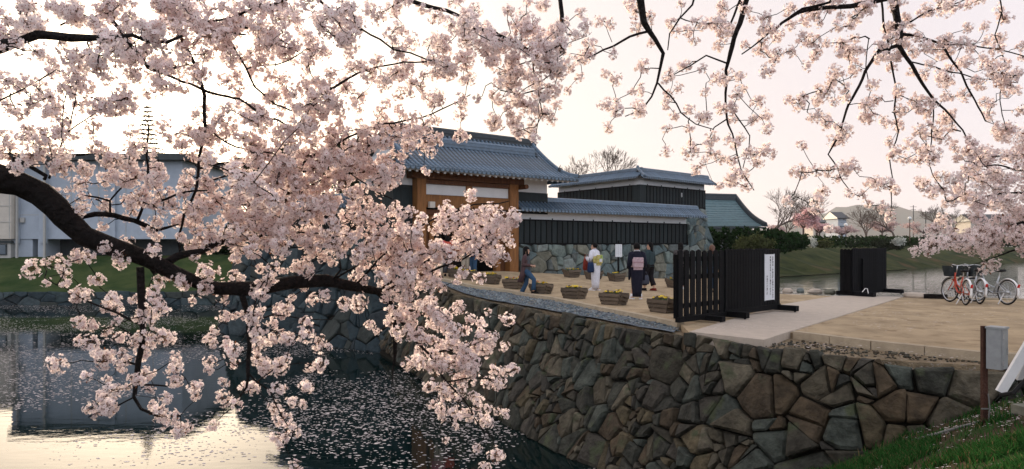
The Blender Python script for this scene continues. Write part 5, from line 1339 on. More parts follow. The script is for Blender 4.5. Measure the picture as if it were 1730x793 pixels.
far_cherry(1560, 404, 372, 125, 34, 'far_blush', 1500, 'pale cherry right of the tall lamp')
# lamps, poles, houses
def lamp_post(px, pyb, pyt, d, label):
    b = at(px, pyb, d); h = (pyb - pyt) / FPX * d; t = empty('street_lamp', b); tag(t, label, 'street lamp', 'street lamps beyond the moat')
    k = MB(); k.tube([(0, 0, -.3), (0, 0, h - .3)], [.07, .05], 8); k.build('pole', M['rust'], t); k = MB(); k.ball((0, 0, h - .1), .26, 12, 8); k.build('globe', M['lamp'], t); k = MB(); k.tube([(0, 0, h - .38), (0, 0, h - .28)], [.08, .16], 8); k.build('collar', M['rust'], t)
lamp_post(1537, 404, 368, 105, 'taller street lamp with a white globe at the far bank'); lamp_post(1429, 404, 379, 100, 'shorter street lamp with a white globe below the pale house')
for px, top, l in ((1543, 347, 'left utility pole beyond the far bank trees'), (1564, 356, 'right utility pole beyond the far bank trees')):
    b = at(px, 400, 220); h = (400 - top) / FPX * 220; t = empty('utility_pole', b); tag(t, l, 'utility pole', 'utility poles'); k = MB(); k.tube([(0, 0, -1), (0, 0, h)], [.17, .12], 6); k.build('pole', M['concrete_dark'], t)
    k = MB(); k.box((0, 0, h - .5), (2.0, .12, .12)); k.box((0, 0, h - 1.3), (1.6, .12, .12)); k.build('crossarm', M['concrete_dark'], t)
def house(px0, px1, pyt, d, m, rm, label, rise=1.2):
    a, b = at(px0, 410, d), at(px1, 410, d); top = at(px0, pyt, d).z; t = empty('house', ((a.x + b.x) / 2, d, 1.0)); tag(t, label, 'house', 'houses beyond the far bank'); w = b.x - a.x; h = top - 1.0
    k = MB(); k.box((0, 3, h / 2 - .2), (w, 6, h)); k.build('wall', M[m], t); k = MB(); e = .4
    k.rings([[(-w / 2 - e, y, z) for y, z in ((-.5, h - .2), (3, h + rise), (6.5, h - .2), (6.5, h - .35), (-.5, h - .35))], [(w / 2 + e, y, z) for y, z in ((-.5, h - .2), (3, h + rise), (6.5, h - .2), (6.5, h - .35), (-.5, h - .35))]]); k.build('roof', M[rm], t)
    for i in range(max(1, int(w / 2.2))):
        x = -w / 2 + (i + .5) * w / max(1, int(w / 2.2)); f = MB(); f.box((x, -.02, h * .62), (1.0, .08, 1.0)); f_ = f.build('window', M['concrete_dark'], t); f = MB(); f.box((x, -.05, h * .62), (.86, .06, .86)); f.build('pane', M['glass'], f_)
house(1416, 1430, 367, 150, 'concrete_blue', 'tile_dark', 'pale blue white house among the trees below the hill'); house(1374, 1414, 374, 165, 'cream', 'tile_dark', 'long low cream building behind the pink cherries', .6); house(1640, 1720, 372, 170, 'cream', 'tile_dark', 'wide house hidden behind the right cherry', 1.5)

# trees across the left moat, behind the blossoms
def evergreen(px, pyb, pyt, d, w, m, n, label, size=.28):
    b = at(px, pyb, d); h = (pyb - pyt) / FPX * d; rr = random.Random(px); W_ = w / FPX * d
    bl = []
    for i in range(16):
        f = rr.uniform(.12, .92); q = W_ * (1.05 - .75 * f ** 2) * .75; a = rr.uniform(0, 6.28); bl.append(((math.cos(a) * q * .6, math.sin(a) * q * .6, h * f), (q * .55, q * .55, h * .12)))
    t = empty('evergreen_tree', b); tag(t, label, 'tree', 'evergreen trees beyond the left moat'); foliage('crown', bl, n, size, M[m], t, .3)
    k = MB(); k.tube([(0, 0, -.3), (.1, .05, h * .4), (0, 0, h * .9)], [.3, .2, .05], 8)
    for q in bl[::2]: k.tube([(0, 0, q[0][2] * .75), q[0]], [.09, .03], 5)
    k.build('trunk', M['bark_grey'], t)
evergreen(418, 432, 275, 62, 52, 'leaf_dark', 5200, 'dark evergreen left of the gate wall, behind the cherry blossom'); evergreen(492, 425, 238, 60, 62, 'leaf_dark', 6500, 'tallest dark evergreen behind the wall left of the gate')
evergreen(572, 420, 236, 58, 60, 'leaf_dark', 6500, 'broad dark evergreen just left of the gate roof'); evergreen(640, 420, 262, 60, 46, 'leaf_dark', 4200, 'dark evergreen rising behind the gate roof')
thing_foliage('hedge', 'low dark hedge on the far bank between the hall and the evergreens', 'hedge', hedge_blobs([(312, 432, 402, 61), (400, 430, 396, 61)], 1.0, 1.2), 3600, .2, 'leaf_hedge', hollow=.7)
# thin conifer against the sun, beyond the hall
cb_ = at(250, 300, 84); ct = empty('conifer', cb_); tag(ct, 'thin tiered conifer showing above the hall roof near the sun', 'tree'); k = MB(); h = (300 - 160) / FPX * 84; k.tube([(0, 0, -6), (0, 0, h)], [.16, .02], 6); b = k
for i in range(11):
    z = h * (.30 + .055 * i); rl = 2.0 * (1 - i / 13)
    for j in range(9):
        a = j * .7 + i; e = Vector((math.cos(a) * rl, math.sin(a) * rl, z - .12)); b.tube([(0, 0, z), e * .6 + Vector((0, 0, z * .4 + .10)), e], [.05, .04, .015], 4)
        for q in (.45, .65, .85): b.tube([Vector((0, 0, z)).lerp(e, q), Vector((0, 0, z)).lerp(e, q) + Vector((math.cos(a + 1.2), math.sin(a + 1.2), 0)) * .35], [.035, .01], 3)
tag(b.build('trunk', M['bark_grey'], ct), kind=None)
foliage('crown', [((0, 0, h * (.30 + .055 * i)), (2.1 * (1 - i / 13), 2.1 * (1 - i / 13), .13)) for i in range(11)], 420, .16, M['leaf_dark'], ct, .3)

# ------------------------------------------------------------------ cherry blossom
def make_cluster(sd, n, rad, fr=.0172):
    """a pompom of five petalled flowers on thin stalks"""
    r = np.random.default_rng(sd); V = []; F = []; Mi = []
    d = r.normal(size=(n, 3)); d /= np.linalg.norm(d, axis=1)[:, None]; d[:, 2] = d[:, 2] * .85 - .08
    for i in range(n):
        ax = d[i] + r.normal(size=3) * .28; ax /= np.linalg.norm(ax); u = np.cross(ax, [0.3, .5, .8]); u /= np.linalg.norm(u); w = np.cross(ax, u)
        c = d[i] * rad * (.38 + .76 * r.random() ** .7); f = fr * (.85 + .3 * r.random()); cup = .15 + .5 * r.random(); b0 = len(V); ph = r.random() * 6.28
        def P(x, y, z): return c + f * (u * x + w * y) + ax * f * z
        V.append(P(0, 0, 0))
        for k in range(5):
            a = ph + k * 1.2566; ca, sa = math.cos(a), math.sin(a); base = len(V); tw = r.normal() * .10
            for (q, s) in ((.52, .36), (.90, .30), (.86, .0), (.90, -.30), (.52, -.36)):
                V.append(P(q * ca - s * sa, q * sa + s * ca, cup * (q ** 1.5) + tw * s))
            F += [(b0, base + 1, base), (b0, base + 2, base + 1), (b0, base + 3, base + 2), (b0, base + 4, base + 3)]; Mi += [0] * 4
        e = len(V)
        for k in range(5): a = ph + .6 + k * 1.2566; V.append(P((.17) * math.cos(a), .17 * math.sin(a), .10 + .1 * cup))
        F += [(e, e + 1, e + 2), (e, e + 2, e + 3), (e, e + 3, e + 4)]; Mi += [1] * 3
        k0 = len(V)
        for k in range(3): a = k * 2.094; V.append(P(.17 * math.cos(a), .17 * math.sin(a), -.02))
        V.append(P(0, 0, -.5)); F += [(k0, k0 + 3, k0 + 1), (k0 + 1, k0 + 3, k0 + 2), (k0 + 2, k0 + 3, k0)]; Mi += [2] * 3
        s0 = len(V); o = u * .0011; tip = c - ax * f * .45; root = d[i] * rad * .06
        V += [root - o, root + o, tip + o, tip - o]; F += [(s0, s0 + 1, s0 + 2), (s0, s0 + 2, s0 + 3)]; Mi += [2] * 2
    for _ in range(5):                                      # bronze young leaves and buds
        a = r.normal(size=3); a /= np.linalg.norm(a); u = np.cross(a, [.2, .7, .4]); u /= np.linalg.norm(u); c = a * rad * (.25 + .5 * r.random()); l = rad * (.22 + .25 * r.random()); s0 = len(V)
        V += [c, c + a * l * .5 + u * l * .22, c + a * l, c + a * l * .5 - u * l * .22]; F += [(s0, s0 + 1, s0 + 2), (s0, s0 + 2, s0 + 3)]; Mi += [3] * 2
    return np.array(V, dtype=np.float32), np.array(F, dtype=np.int32), np.array(Mi, dtype=np.int32)
BMAT = [M['petal'], M['petal_eye'], M['stalk'], M['young_leaf']]
CL = [make_cluster(40 + k, n_, r_) for k, (n_, r_) in enumerate(((24, .050), (29, .055), (21, .046), (33, .060), (27, .052), (17, .041)))]
CLM = [np_mesh('blossom_cluster', *c[:2], BMAT, c[2]) for c in CL]
CF = [make_cluster(60 + k, n_, r_, .021) for k, (n_, r_) in enumerate(((52, .105), (44, .095), (60, .12)))]
CFM = [np_mesh('blossom_cluster', *c[:2], BMAT, c[2]) for c in CF]

def rot_np(r):
    q = r.normal(size=4); q /= np.linalg.norm(q); w, x, y, z = q
    return np.array([[1 - 2 * (y * y + z * z), 2 * (x * y - z * w), 2 * (x * z + y * w)], [2 * (x * y + z * w), 1 - 2 * (x * x + z * z), 2 * (y * z - x * w)], [2 * (x * z - y * w), 2 * (y * z + x * w), 1 - 2 * (x * x + y * y)]]), (w, x, y, z)
def cherry(root, branches, clusters, lib, libm, seed, limit=300, twig=.0015):
    """branches: world polylines [(Vector, radius)...]; clusters: [(Vector, scale)]"""
    r = np.random.default_rng(seed); O = root.location.copy()
    for br in branches:
        b = MB(); pts = []; rad = []
        for i in range(len(br) - 1):                       # subdivide and roughen
            (p, ra), (q, rb2) = br[i], br[i + 1]; L = (q - p).length; k = max(1, int(L / max(.05, ra * 1.5)))
            for j in range(k):
                f = j / k; v = p.lerp(q, f); rr_ = ra + (rb2 - ra) * f; n_ = mnoise.noise_vector(v * 4.0) * rr_ * .5 + mnoise.noise_vector(v * 3.0 + Vector((7, 3, 1))) * (.028 if ra < .02 else 0) + mnoise.noise_vector(v * 9.0) * (.010 if ra < .02 else 0)
                pts.append(v + n_ - O); rad.append(rr_ * (1 + .16 * mnoise.noise(v * 9)))
        pts.append(br[-1][0] - O); rad.append(br[-1][1]); b.tube(pts, rad, 10 if max(rad) > .02 else 6); b.build('branch', M['bark'], root, smooth=True)
    nodes = []; 
    for br in branches:
        for i in range(len(br) - 1):
            p, q = br[i][0], br[i + 1][0]; k = max(1, int((q - p).length / .06))
            for j in range(k): nodes.append(tuple(p.lerp(q, j / k)))
        nodes.append(tuple(br[-1][0]))
    R0 = len(nodes); C_ = np.array([tuple(c[0]) for c in clusters]); N = len(C_); allp = np.concatenate([np.array(nodes), C_])
    dist = np.full(N, 1e9); par = np.zeros(N, dtype=int); done = np.zeros(N, bool)
    for k in range(0, R0, 400):
        dd = np.linalg.norm(C_[:, None, :] - allp[None, k:min(R0, k + 400)], axis=2); m_ = dd.argmin(1); v = dd[np.arange(N), m_]; up = v < dist; dist[up] = v[up]; par[up] = m_[up] + k
    order = []
    plen = np.zeros(N)
    for _ in range(N):
        i = int(np.where(done, 1e9, dist + 0).argmin()); done[i] = True; order.append(i)
        dd = np.linalg.norm(C_ - C_[i], axis=1) * 1.03; up = (~done) & (dd < dist); dist[up] = dd[up]; par[up] = R0 + i
    w = np.ones(N)
    for i in reversed(order):
        if par[i] >= R0: w[par[i] - R0] += w[i]
    tb = MB()
    for i in order:
        a = Vector(allp[par[i]]) - O; c = Vector(C_[i]) - O; L = (c - a).length; wa = w[i]; ra = twig * (1 + .55 * math.sqrt(wa)); m1 = a.lerp(c, .35) + Vector(r.normal(size=3) * L * .07); m2 = a.lerp(c, .7) + Vector(r.normal(size=3) * L * .07) + Vector((0, 0, -.02 * L))
        tb.tube([a, m1, m2, c], [ra * 1.12, ra, ra * .9, ra * .8], 4, False)
    tag(tb.build('twigs', M['bark'], root, smooth=True), kind='stuff')
    key = sorted(range(N), key=lambda i: -clusters[i][1] / max(.5, float(np.linalg.norm(C_[i] - np.array([0, 0, EYE])))))
    # the biggest ones singly; one in two of what follows is kept so that singles spread over the whole tree
    for i in key[:limit]:
        R3, q = rot_np(r); o = bpy.data.objects.new('blossom_cluster', libm[int(r.integers(len(libm)))]); C.objects.link(o); o.parent = root; o.location = Vector(C_[i]) - O; o.rotation_mode = 'QUATERNION'; o.rotation_quaternion = q; s = clusters[i][1]; o.scale = (s, s, s)
    if N > limit:
        Vs, Fs, Ms, off = [], [], [], 0
        for i in key[limit:]:
            R3, _ = rot_np(r); V, F, mi = lib[int(r.integers(len(lib)))]; Vs.append(V @ R3.T.astype(np.float32) * clusters[i][1] + (C_[i] - np.array(O)).astype(np.float32)); Fs.append(F + off); Ms.append(mi); off += len(V)
        o = bpy.data.objects.new('blossoms', np_mesh('blossoms', np.concatenate(Vs), np.concatenate(Fs), BMAT, np.concatenate(Ms))); C.objects.link(o); o.parent = root; tag(o, kind='stuff')
    print('cherry clusters', N)
def px_branch(pts, d0=None):
    """(px,py,depth,half width px) -> world polyline"""
    return [(at(p[0], p[1], p[2]), max(.0022, p[3] / FPX * p[2])) for p in pts]
def B2(d, w0, w1, *xy, dd=0.0):
    n = len(xy); return px_branch([(x, y, d + dd * i / max(1, n - 1), w0 + (w1 - w0) * i / max(1, n - 1)) for i, (x, y) in enumerate(xy)])
# --- the big tree on the left: its limb sweeps in over the water
T1 = [
 [(Vector((-4.25, 3.3, -.2)), .24), (Vector((-4.1, 3.3, .9)), .20), (Vector((-3.7, 3.4, 1.6)), .17), (at(-200, 270, 3.45), .14), (at(-60, 285, 3.5), .085), (at(0, 306, 3.6), .075), (at(35, 313, 3.65), .064), (at(68, 328, 3.7), .062), (at(95, 350, 3.72), .062), (at(113, 369, 3.75), .062), (at(148, 401, 3.8), .058), (at(203, 421, 3.9), .050), (at(250, 438, 4.0), .046), (at(300, 463, 4.1), .042), (at(340, 478, 4.15), .040), (at(370, 486, 4.2), .038), (at(430, 487, 4.3), .040), (at(490, 479, 4.4), .042), (at(550, 477, 4.5), .038), (at(600, 484, 4.6), .029), (at(640, 493, 4.7), .025), (at(658, 512, 4.7), .020), (at(666, 545, 4.7), .015), (at(668, 585, 4.7), .014), (at(664, 625, 4.7), .006), (at(661, 655, 4.7), .002)],
 px_branch([(125, 374, 3.85, 4), (162, 366, 3.9, 4.5), (191, 365, 4, 4.5), (226, 372, 4.05, 4.2), (249, 381, 4.1, 4), (267, 389, 4.1, 3.5), (284, 384, 4.1, 2.5), (302, 379, 4.15, 1.2)]),
 B2(4.05, 3.0, 1.2, (232, 372), (238, 355), (246, 326), (249, 282), (250, 245), (252, 215)), B2(4.05, 2.6, 1.2, (238, 352), (262, 342), (285, 338), (302, 330), (330, 322), (350, 322)),
 px_branch([(255, 458, 4.05, 8), (300, 433, 4.1, 6.5), (335, 424, 4.15, 5.5), (358, 413, 4.2, 5), (387, 405, 4.25, 4.6), (422, 401, 4.3, 4.2), (451, 389, 4.35, 4), (468, 375, 4.4, 3.2), (457, 362, 4.45, 2.4), (416, 346, 4.45, 2), (364, 331, 4.45, 1.6), (332, 324, 4.4, 1.2)]),
 B2(4.4, 2.4, 1.0, (466, 377), (488, 376), (509, 366), (532, 355), (560, 340)), B2(4.4, 2, .8, (451, 389), (470, 386), (500, 390), (540, 396), (580, 402)),
 B2(4.2, 4.2, 1.6, (288, -60), (293, 5), (296, 32), (313, 76), (333, 121), (343, 161), (346, 212), (334, 262), (329, 320), (312, 362), (301, 402), (304, 425)),
 B2(4.1, 4.0, 1.4, (187, -60), (187, 0), (189, 30), (222, 76), (257, 116), (303, 139), (348, 153), (381, 160), (410, 171), (436, 190), (465, 200), (509, 229)),
 B2(4.1, 1.7, 1.0, (348, 154), (399, 164), (439, 189)),
 [(Vector((-3.75, 3.38, 1.55)), .11), (Vector((-3.3, 3.25, 2.2)), .075), (at(-80, 95, 3.2), .042), (at(0, 78, 3.2), .032), (at(32, 68, 3.2), .019), (at(64, 60, 3.2), .021), (at(96, 58, 3.2), .019), (at(125, 64, 3.2), .019), (at(151, 68, 3.2), .016), (at(180, 68, 3.22), .011), (at(226, 64, 3.25), .009), (at(255, 72, 3.3), .008), (at(284, 70, 3.3), .008), (at(307, 61, 3.35), .006)],
 B2(4.1, 2.8, 1.8, (196, 10), (186, 19), (145, 35), (102, 43)), B2(4.2, 3.6, 1.4, (296, 32), (317, 39), (358, 52), (393, 58), (416, 59)),
 B2(4.2, 2.6, 1.8, (560, -40), (488, 3), (425, 20), (396, 32), (358, 36)), B2(4.3, 2.2, 1.0, (358, 36), (416, 49), (460, 62), (480, 70)), B2(4.3, 2.2, 1.2, (368, 45), (393, 78), (416, 116), (433, 145), (462, 174), (488, 188), (515, 197)),
 B2(4.3, 1.5, .9, (416, 117), (445, 110), (486, 102), (517, 83)), B2(3.8, 2.6, 1.2, (500, -50), (530, 0), (560, 21), (590, 39), (639, 64), (663, 80), (690, 88), (717, 100), (745, 104)),
 B2(4.2, 2.4, 1.0, (488, 240), (520, 185), (560, 150), (605, 124), (636, 113), (681, 103), (723, 100), (760, 110)), B2(3.9, 3.8, 2.0, (600, -70), (693, 0), (729, 11), (772, 23), (808, 42), (841, 56), (878, 74), (905, 97), (923, 103), (948, 110)),
 B2(4.0, 1.4, .7, (902, 97), (904, 120), (908, 151), (917, 194), (905, 215)), B2(4.0, 1.3, .7, (908, 151), (880, 160), (848, 150), (830, 140)), B2(4.0, 1.3, .7, (905, 100), (870, 112), (840, 125)),
 B2(4.0, 1.2, .6, (908, 150), (935, 144), (942, 128)),
 B2(4.4, 1.9, .9, (540, 262), (575, 239), (636, 215), (678, 203), (711, 194), (748, 183), (772, 174), (795, 160)), B2(4.4, 3.0, 1.4, (478, 352), (490, 331), (500, 311), (515, 273), (530, 262), (543, 250)), B2(4.4, 1.8, .9, (513, 290), (543, 275), (560, 262)),
 B2(4.5, 2, 1, (505, 330), (517, 317), (546, 300), (590, 292), (625, 290), (660, 300)), B2(4.4, 1.5, .9, (545, 250), (561, 268), (590, 291), (630, 320), (668, 340)),
 px_branch([(236, 452, 3.95, 6.5), (238, 500, 3.95, 6), (239, 540, 3.95, 5.6), (239, 595, 3.95, 4.8), (237, 636, 3.95, 4.2), (232, 672, 3.95, 3.2), (242, 690, 3.95, 2.6), (273, 709, 3.95, 2), (305, 703, 3.95, 1)]),
 B2(3.95, 2.4, .8, (238, 552), (196, 527), (164, 513), (119, 492), (75, 470)), B2(3.95, 2, .8, (239, 590), (215, 568), (196, 552), (170, 558)), B2(3.95, 2.2, .7, (236, 620), (187, 611), (137, 609)), B2(3.95, 1.9, .8, (237, 652), (287, 654), (314, 640)), B2(3.95, 1.6, .7, (232, 672), (200, 690), (150, 705)),
 px_branch([(405, 490, 4.25, 5.2), (421, 541, 4.25, 4.4), (423, 582, 4.25, 4), (416, 618, 4.25, 3.4), (414, 650, 4.25, 2), (396, 681, 4.25, 1.4), (378, 700, 4.25, .9)]),
 B2(4.25, 1.8, .8, (416, 628), (432, 645), (460, 663), (480, 700), (500, 735)), B2(4.25, 1.5, .7, (422, 560), (450, 555), (500, 560), (540, 568)), B2(4.25, 1.3, .7, (432, 645), (470, 625), (515, 618), (540, 622)), B2(4.25, 1.6, .7, (423, 540), (460, 530), (510, 535), (560, 540)), B2(4.25, 1.2, .6, (420, 590), (390, 600), (360, 615)),
 B2(4.7, 3.4, .9, (655, 500), (664, 522), (675, 541), (693, 568), (725, 600), (757, 645), (780, 672), (807, 709), (832, 738)), B2(4.7, 1.8, .8, (725, 600), (765, 590), (800, 575), (838, 570)), B2(4.7, 1.6, .8, (757, 645), (800, 640), (845, 645)), B2(4.7, 1.6, .7, (675, 541), (715, 535), (760, 530)),
 B2(4.6, 2.6, 1.0, (640, 492), (670, 470), (697, 454), (757, 419), (806, 398), (850, 375), (880, 360)), B2(4.6, 2.2, .9, (655, 490), (714, 463), (778, 440), (827, 408), (868, 395)), B2(4.6, 2.0, .9, (600, 480), (640, 440), (680, 400), (740, 370), (800, 350), (860, 340)),
 B2(4.5, 2.0, .9, (560, 474), (574, 456), (569, 428), (590, 390), (630, 365), (690, 350)), B2(4.5, 1.8, .8, (566, 470), (600, 450), (640, 410), (660, 380)),
 B2(3.65, 4.6, 3.0, (10, 292), (13, 282), (20, 266), (41, 278), (67, 295), (75, 303)), B2(3.7, 2.2, .9, (72, 300), (80, 278), (90, 253), (101, 230), (107, 226), (125, 174), (128, 145)), B2(3.7, 2.2, 1.0, (78, 278), (113, 263), (157, 259), (188, 262)), B2(3.6, 1.4, .8, (107, 226), (145, 206), (174, 186), (200, 165)),
 B2(4.2, 1.8, .9, (-60, 190), (0, 165), (35, 151), (67, 135), (95, 118)), B2(4.0, 2.2, .9, (183, 362), (182, 341), (209, 311), (232, 300)), B2(4.0, 1.8, .8, (182, 342), (162, 337), (142, 332), (116, 346)),
 B2(4.3, 2.0, .9, (333, 313), (358, 305), (393, 295), (428, 295), (470, 300)), B2(4.3, 2, .9, (335, 284), (373, 276), (402, 278), (439, 285), (465, 281), (500, 275)), B2(4.3, 1.9, .9, (346, 205), (367, 230), (396, 250), (431, 259), (474, 263)), B2(3.6, 1.4, .8, (360, 275), (380, 285), (416, 310), (451, 334), (474, 352)),
]
# an overhead limb carries the sprays that hang in from above the frame
OV = [Vector((-3.3, 3.25, 2.5)), Vector((-2.2, 3.3, 3.1)), Vector((-1.2, 3.5, 3.25)), Vector((-.3, 3.9, 3.42)), Vector((.5, 4.1, 3.5))]
T1.append([(Vector((-3.5, 3.3, 1.9)), .09)] + [(p, .07 - .012 * i) for i, p in enumerate(OV)])
def hang(T, limb):
    out_ = []
    for br in T:
        p = br[0][0]; top = EYE + (HZ + 20) / FPX * p.y
        if p.z > top and br[0][1] < .04:
            best = None
            for i in range(len(limb) - 1):
                for j in range(11):
                    q = limb[i].lerp(limb[i + 1], j / 10)
                    if best is None or (q - p).length < (best - p).length: best = q
            br = [(best, br[0][1] * 1.25)] + br
        out_.append(br)
    return out_
T1 = T1[:-1]; T1 = hang(T1, OV) + [[(Vector((-3.5, 3.3, 1.9)), .09)] + [(p, .07 - .012 * i) for i, p in enumerate(OV)]]
# --- the tree on the right whose sprays hang from above
OV2 = [Vector((5.6, 3.0, 3.0)), Vector((4.2, 3.6, 3.55)), Vector((2.8, 4.3, 3.62)), Vector((1.7, 4.6, 3.60)), Vector((.6, 4.7, 3.62))]
T2 = [
 px_branch([(1070, -55, 4.6, 7), (1081, 0, 4.6, 6.5), (1088, 39, 4.6, 5.6), (1107, 69, 4.6, 4.4), (1120, 92, 4.6, 3.6), (1114, 116, 4.6, 2.4), (1109, 137, 4.6, 2), (1101, 159, 4.6, 1.5), (1084, 184, 4.6, 1.2), (1056, 197, 4.6, .8)]),
 B2(4.6, 2.3, .9, (1092, 55), (1051, 64), (1017, 79), (1000, 92), (970, 105)), B2(4.6, 1.7, .8, (1111, 137), (1133, 159), (1150, 189), (1180, 210), (1206, 219)),
 px_branch([(1268, -55, 4.7, 5), (1262, 0, 4.7, 4.6), (1246, 51, 4.7, 4.3), (1234, 90, 4.7, 3.8), (1227, 120, 4.7, 2.8), (1227, 171, 4.7, 2), (1229, 210, 4.7, 1.7), (1240, 244, 4.7, 1.3), (1257, 292, 4.7, 1.1), (1274, 322, 4.7, .8)]),
 B2(4.75, 2.4, 1.6, (1255, -40), (1249, 0), (1234, 39), (1240, 70)), B2(4.65, 1.7, .8, (1227, 107), (1193, 96), (1163, 111), (1120, 133)), B2(4.6, 2, .9, (1185, -40), (1171, 9), (1148, 30), (1131, 60), (1128, 85)),
 B2(4.7, 2.6, 1.2, (1420, -30), (1399, 4), (1356, 17), (1317, 43), (1283, 69), (1253, 92)), B2(4.7, 1.2, .7, (1240, 189), (1266, 227), (1266, 257), (1255, 285)), B2(4.7, 1.2, .7, (1229, 200), (1205, 215), (1195, 240), (1200, 265)),
 B2(4.0, 3.8, 3.2, (940, -60), (952, 0), (955, 24), (955, 51), (944, 58), (950, 72), (949, 90)),
 px_branch([(1505, -55, 4.8, 7), (1509, 0, 4.8, 6.2), (1520, 50, 4.8, 5.6), (1522, 76, 4.8, 4.2), (1542, 111, 4.8, 3), (1573, 167, 4.8, 2), (1623, 222, 4.8, 1.2), (1650, 260, 4.8, .8)]),
 B2(4.8, 3.4, 1.0, (1520, 76), (1487, 83), (1462, 116), (1436, 177), (1421, 227), (1398, 262), (1420, 300)), B2(4.8, 2.8, 1.2, (1517, 56), (1552, 63), (1588, 78), (1623, 119), (1648, 167), (1665, 205)), B2(4.8, 1.6, .8, (1588, 78), (1643, 73), (1719, 91), (1760, 105)),
 B2(4.9, 1.9, .8, (1490, -50), (1492, 0), (1497, 45), (1507, 96), (1512, 151), (1507, 190), (1515, 227), (1508, 268), (1514, 303), (1506, 350)), B2(4.8, 5.4, 2.0, (1506, -4), (1462, 6), (1436, 10), (1391, 14), (1350, 25), (1310, 50)), B2(4.8, 1.6, .8, (1525, 45), (1573, 23), (1618, 5), (1650, -15)),
 B2(4.8, 1.4, .8, (1536, 104), (1593, 119), (1674, 131), (1720, 140)), B2(4.8, 1.0, .7, (1469, 66), (1464, 110), (1469, 151), (1462, 192)), B2(4.8, 1.3, .8, (1576, 172), (1570, 227), (1573, 272), (1585, 310)), B2(4.8, 1.2, .8, (1680, -40), (1690, 20), (1680, 60), (1700, 110), (1690, 170), (1700, 220)),
]
T2 = hang(T2, OV2) + [[(Vector((6.4, 2.6, -.2)), .22), (Vector((6.2, 2.7, 1.4)), .18), (OV2[0], .11), (OV2[1], .08), (OV2[2], .065), (OV2[3], .045), (OV2[4], .025)]]
D10 = 10.0
T3 = [[(Vector((9.6, 10.6, -.2)), .20), (Vector((9.5, 10.5, 1.0)), .16), (Vector((9.3, 10.4, 1.9)), .13), (Vector((8.9, 10.2, 2.8)), .09), (at(1880, 200, D10), .04), (at(1790, 190, D10), .02)],
 [(Vector((9.4, 10.45, 1.4)), .08), (at(1800, 352, D10), .045), (at(1730, 376, D10), .028), (at(1684, 391, D10), .018), (at(1640, 398, D10), .010), (at(1590, 402, D10), .006), (at(1552, 412, D10), .004)],
 [(Vector((9.45, 10.5, 1.2)), .06), (at(1800, 392, D10), .03), (at(1730, 416, D10), .016), (at(1690, 432, D10), .010), (at(1645, 447, D10), .005)],
 [(Vector((9.3, 10.4, 1.9)), .07), (at(1800, 300, D10), .035), (at(1735, 290, D10), .018), (at(1680, 280, D10), .010), (at(1640, 285, D10), .005)], [(Vector((9.35, 10.4, 1.7)), .06), (at(1800, 335, D10), .03), (at(1720, 325, D10), .015), (at(1660, 332, D10), .008), (at(1610, 335, D10), .004)]]
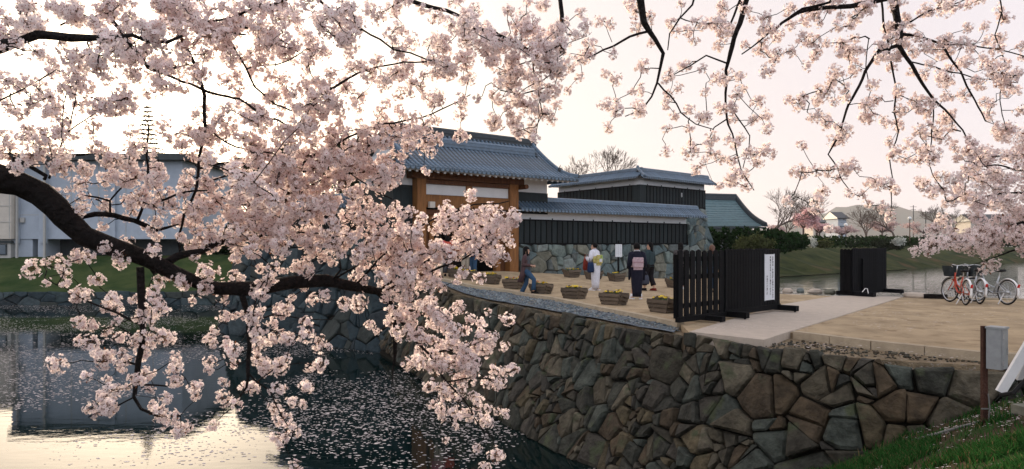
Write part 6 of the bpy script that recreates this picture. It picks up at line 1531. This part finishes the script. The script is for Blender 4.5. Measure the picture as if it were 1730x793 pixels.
# how thickly the blossom sits, read off the photograph in 44 px squares (0 none .. 9 solid)
MAPS = [(0, 0, "5787889988 5446777785 1258787574 6645624236 3736511356 5653235756 5265745766 0244446778 0014436788"),
 (430, 0, "8468453573 9788145787 4464445867 6884166536 7786475303 7888877400 9999971000 9998510010 9897865788"),
 (860, 0, "4544535655 8953234665 8872335555 4644434552 5503235563 1100024563 0000001553 0000000052 0000000000"),
 (1290, 0, "4788756444 6688767765 4677666676 3655455667 3554477655 2252477656 0655566566 0344456544 0030323200"),
 (0, 393, "0032342557 0462234536 0025567536 0004463065 0025775064 0002576144 0006776411 0000013300 0000000000"),
 (430, 393, "6778999887 5333799410 6643499600 3630279972 2550027995 5440006886 3410002753 2410000452 0400000034")]
def pix(br): return [((p.x / p.y) * FPX + 865, HZ - (p.z - EYE) / p.y * FPX, p.y) for p, _ in br]
def sample_map(maps, T, seed, xr, dens, jit, cl=(.55, 1.05)):
    r = random.Random(seed); bp = []
    for br in T:
        q = pix(br)
        for i in range(len(q) - 1):
            n = max(1, int(math.hypot(q[i + 1][0] - q[i][0], q[i + 1][1] - q[i][1]) / 12))
            for j in range(n): f = j / n; bp.append(tuple(q[i][k] + (q[i + 1][k] - q[i][k]) * f for k in range(3)))
    bp = np.array([b for b in bp if -150 < b[0] < 1900 and -150 < b[1] < 850]); outp = []
    for x0, y0, s in maps:
        for j, row in enumerate(s.split()):
            for i, ch in enumerate(row):
                c = int(ch) / 9.6
                if c <= 0: continue
                cx, cy = x0 + 44 * i, y0 + 44 * j
                if not (xr[0] <= cx + 22 < xr[1]): continue
                lam = -math.log(1 - min(c, .94)) * dens * (.62 if y0 > 100 and j > 0 else 1.0); n = int(lam) + (1 if r.random() < lam % 1 else 0)
                for _ in range(n):
                    px, py = cx + r.uniform(-3, 47), cy + r.uniform(-3, 47)
                    dd = (bp[:, 0] - px) ** 2 + (bp[:, 1] - py) ** 2; k = int(dd.argmin()); l = math.sqrt(dd[k]); pull = r.uniform(.0, .30) if l < 60 else r.uniform(0, .12)
                    px += (bp[k, 0] - px) * pull; py += (bp[k, 1] - py) * pull; d = bp[k, 2] + r.gauss(0, jit)
                    if r.random() > (d / 4.5) ** 2: continue
                    outp.append((at(px, py, d), r.uniform(*cl)))
    return outp
t1 = empty('cherry_tree', (-4.25, 3.3, -.1)); tag(t1, 'cherry with a thick dark limb sweeping in over the moat, smothered in pink blossom', 'tree')
t2 = empty('cherry_tree', (6.4, 2.6, -.1)); tag(t2, 'cherry whose thin sprays of pale pompom blossom hang from above over the plaza', 'tree')
t3 = empty('cherry_tree', (9.6, 10.6, 0)); tag(t3, 'cherry leaning in from the right above the parked bicycles', 'tree')
cherry(t1, T1, sample_map(MAPS, T1, 5, (0, 962), 7.6, .18), CL, CLM, 21)
cherry(t2, T2, sample_map(MAPS, T2, 6, (962, 1745), 3.8, .20, (.68, 1.0)), CL, CLM, 22)
r3 = random.Random(4); c3 = []
for x0, y0, x1, y1, c in ((1690, 215, 1760, 260, .7), (1640, 255, 1760, 300, .75), (1600, 290, 1760, 345, .7), (1640, 345, 1760, 400, .85), (1560, 385, 1640, 420, .75), (1545, 408, 1625, 430, .55), (1640, 390, 1760, 432, .85), (1640, 425, 1690, 455, .5), (1740, 100, 1960, 420, .7)):
    n = int(-math.log(1 - c) * (x1 - x0) * (y1 - y0) / 330)
    for _ in range(n): c3.append((at(r3.uniform(x0, x1), r3.uniform(y0, y1), D10 + r3.gauss(0, .4)), r3.uniform(.8, 1.2)))
cherry(t3, T3, c3, CF, CFM, 23)

# ------------------------------------------------------------------ evening haze over the whole place
hz = MB(); hz.box((1000, 1790, 120), (6200, 3700, 250)); hm = bpy.data.materials.new('haze'); hm.use_nodes = True; n_ = hm.node_tree; n_.nodes.clear()
ho = n_.nodes.new('ShaderNodeOutputMaterial'); pv_ = n_.nodes.new('ShaderNodeVolumePrincipled'); pv_.inputs['Color'].default_value = (.92, .90, .93, 1); pv_.inputs['Density'].default_value = .00013; pv_.inputs['Anisotropy'].default_value = .2
n_.links.new(pv_.outputs[0], ho.inputs['Volume']); tag(hz.build('haze', hm), kind='stuff')
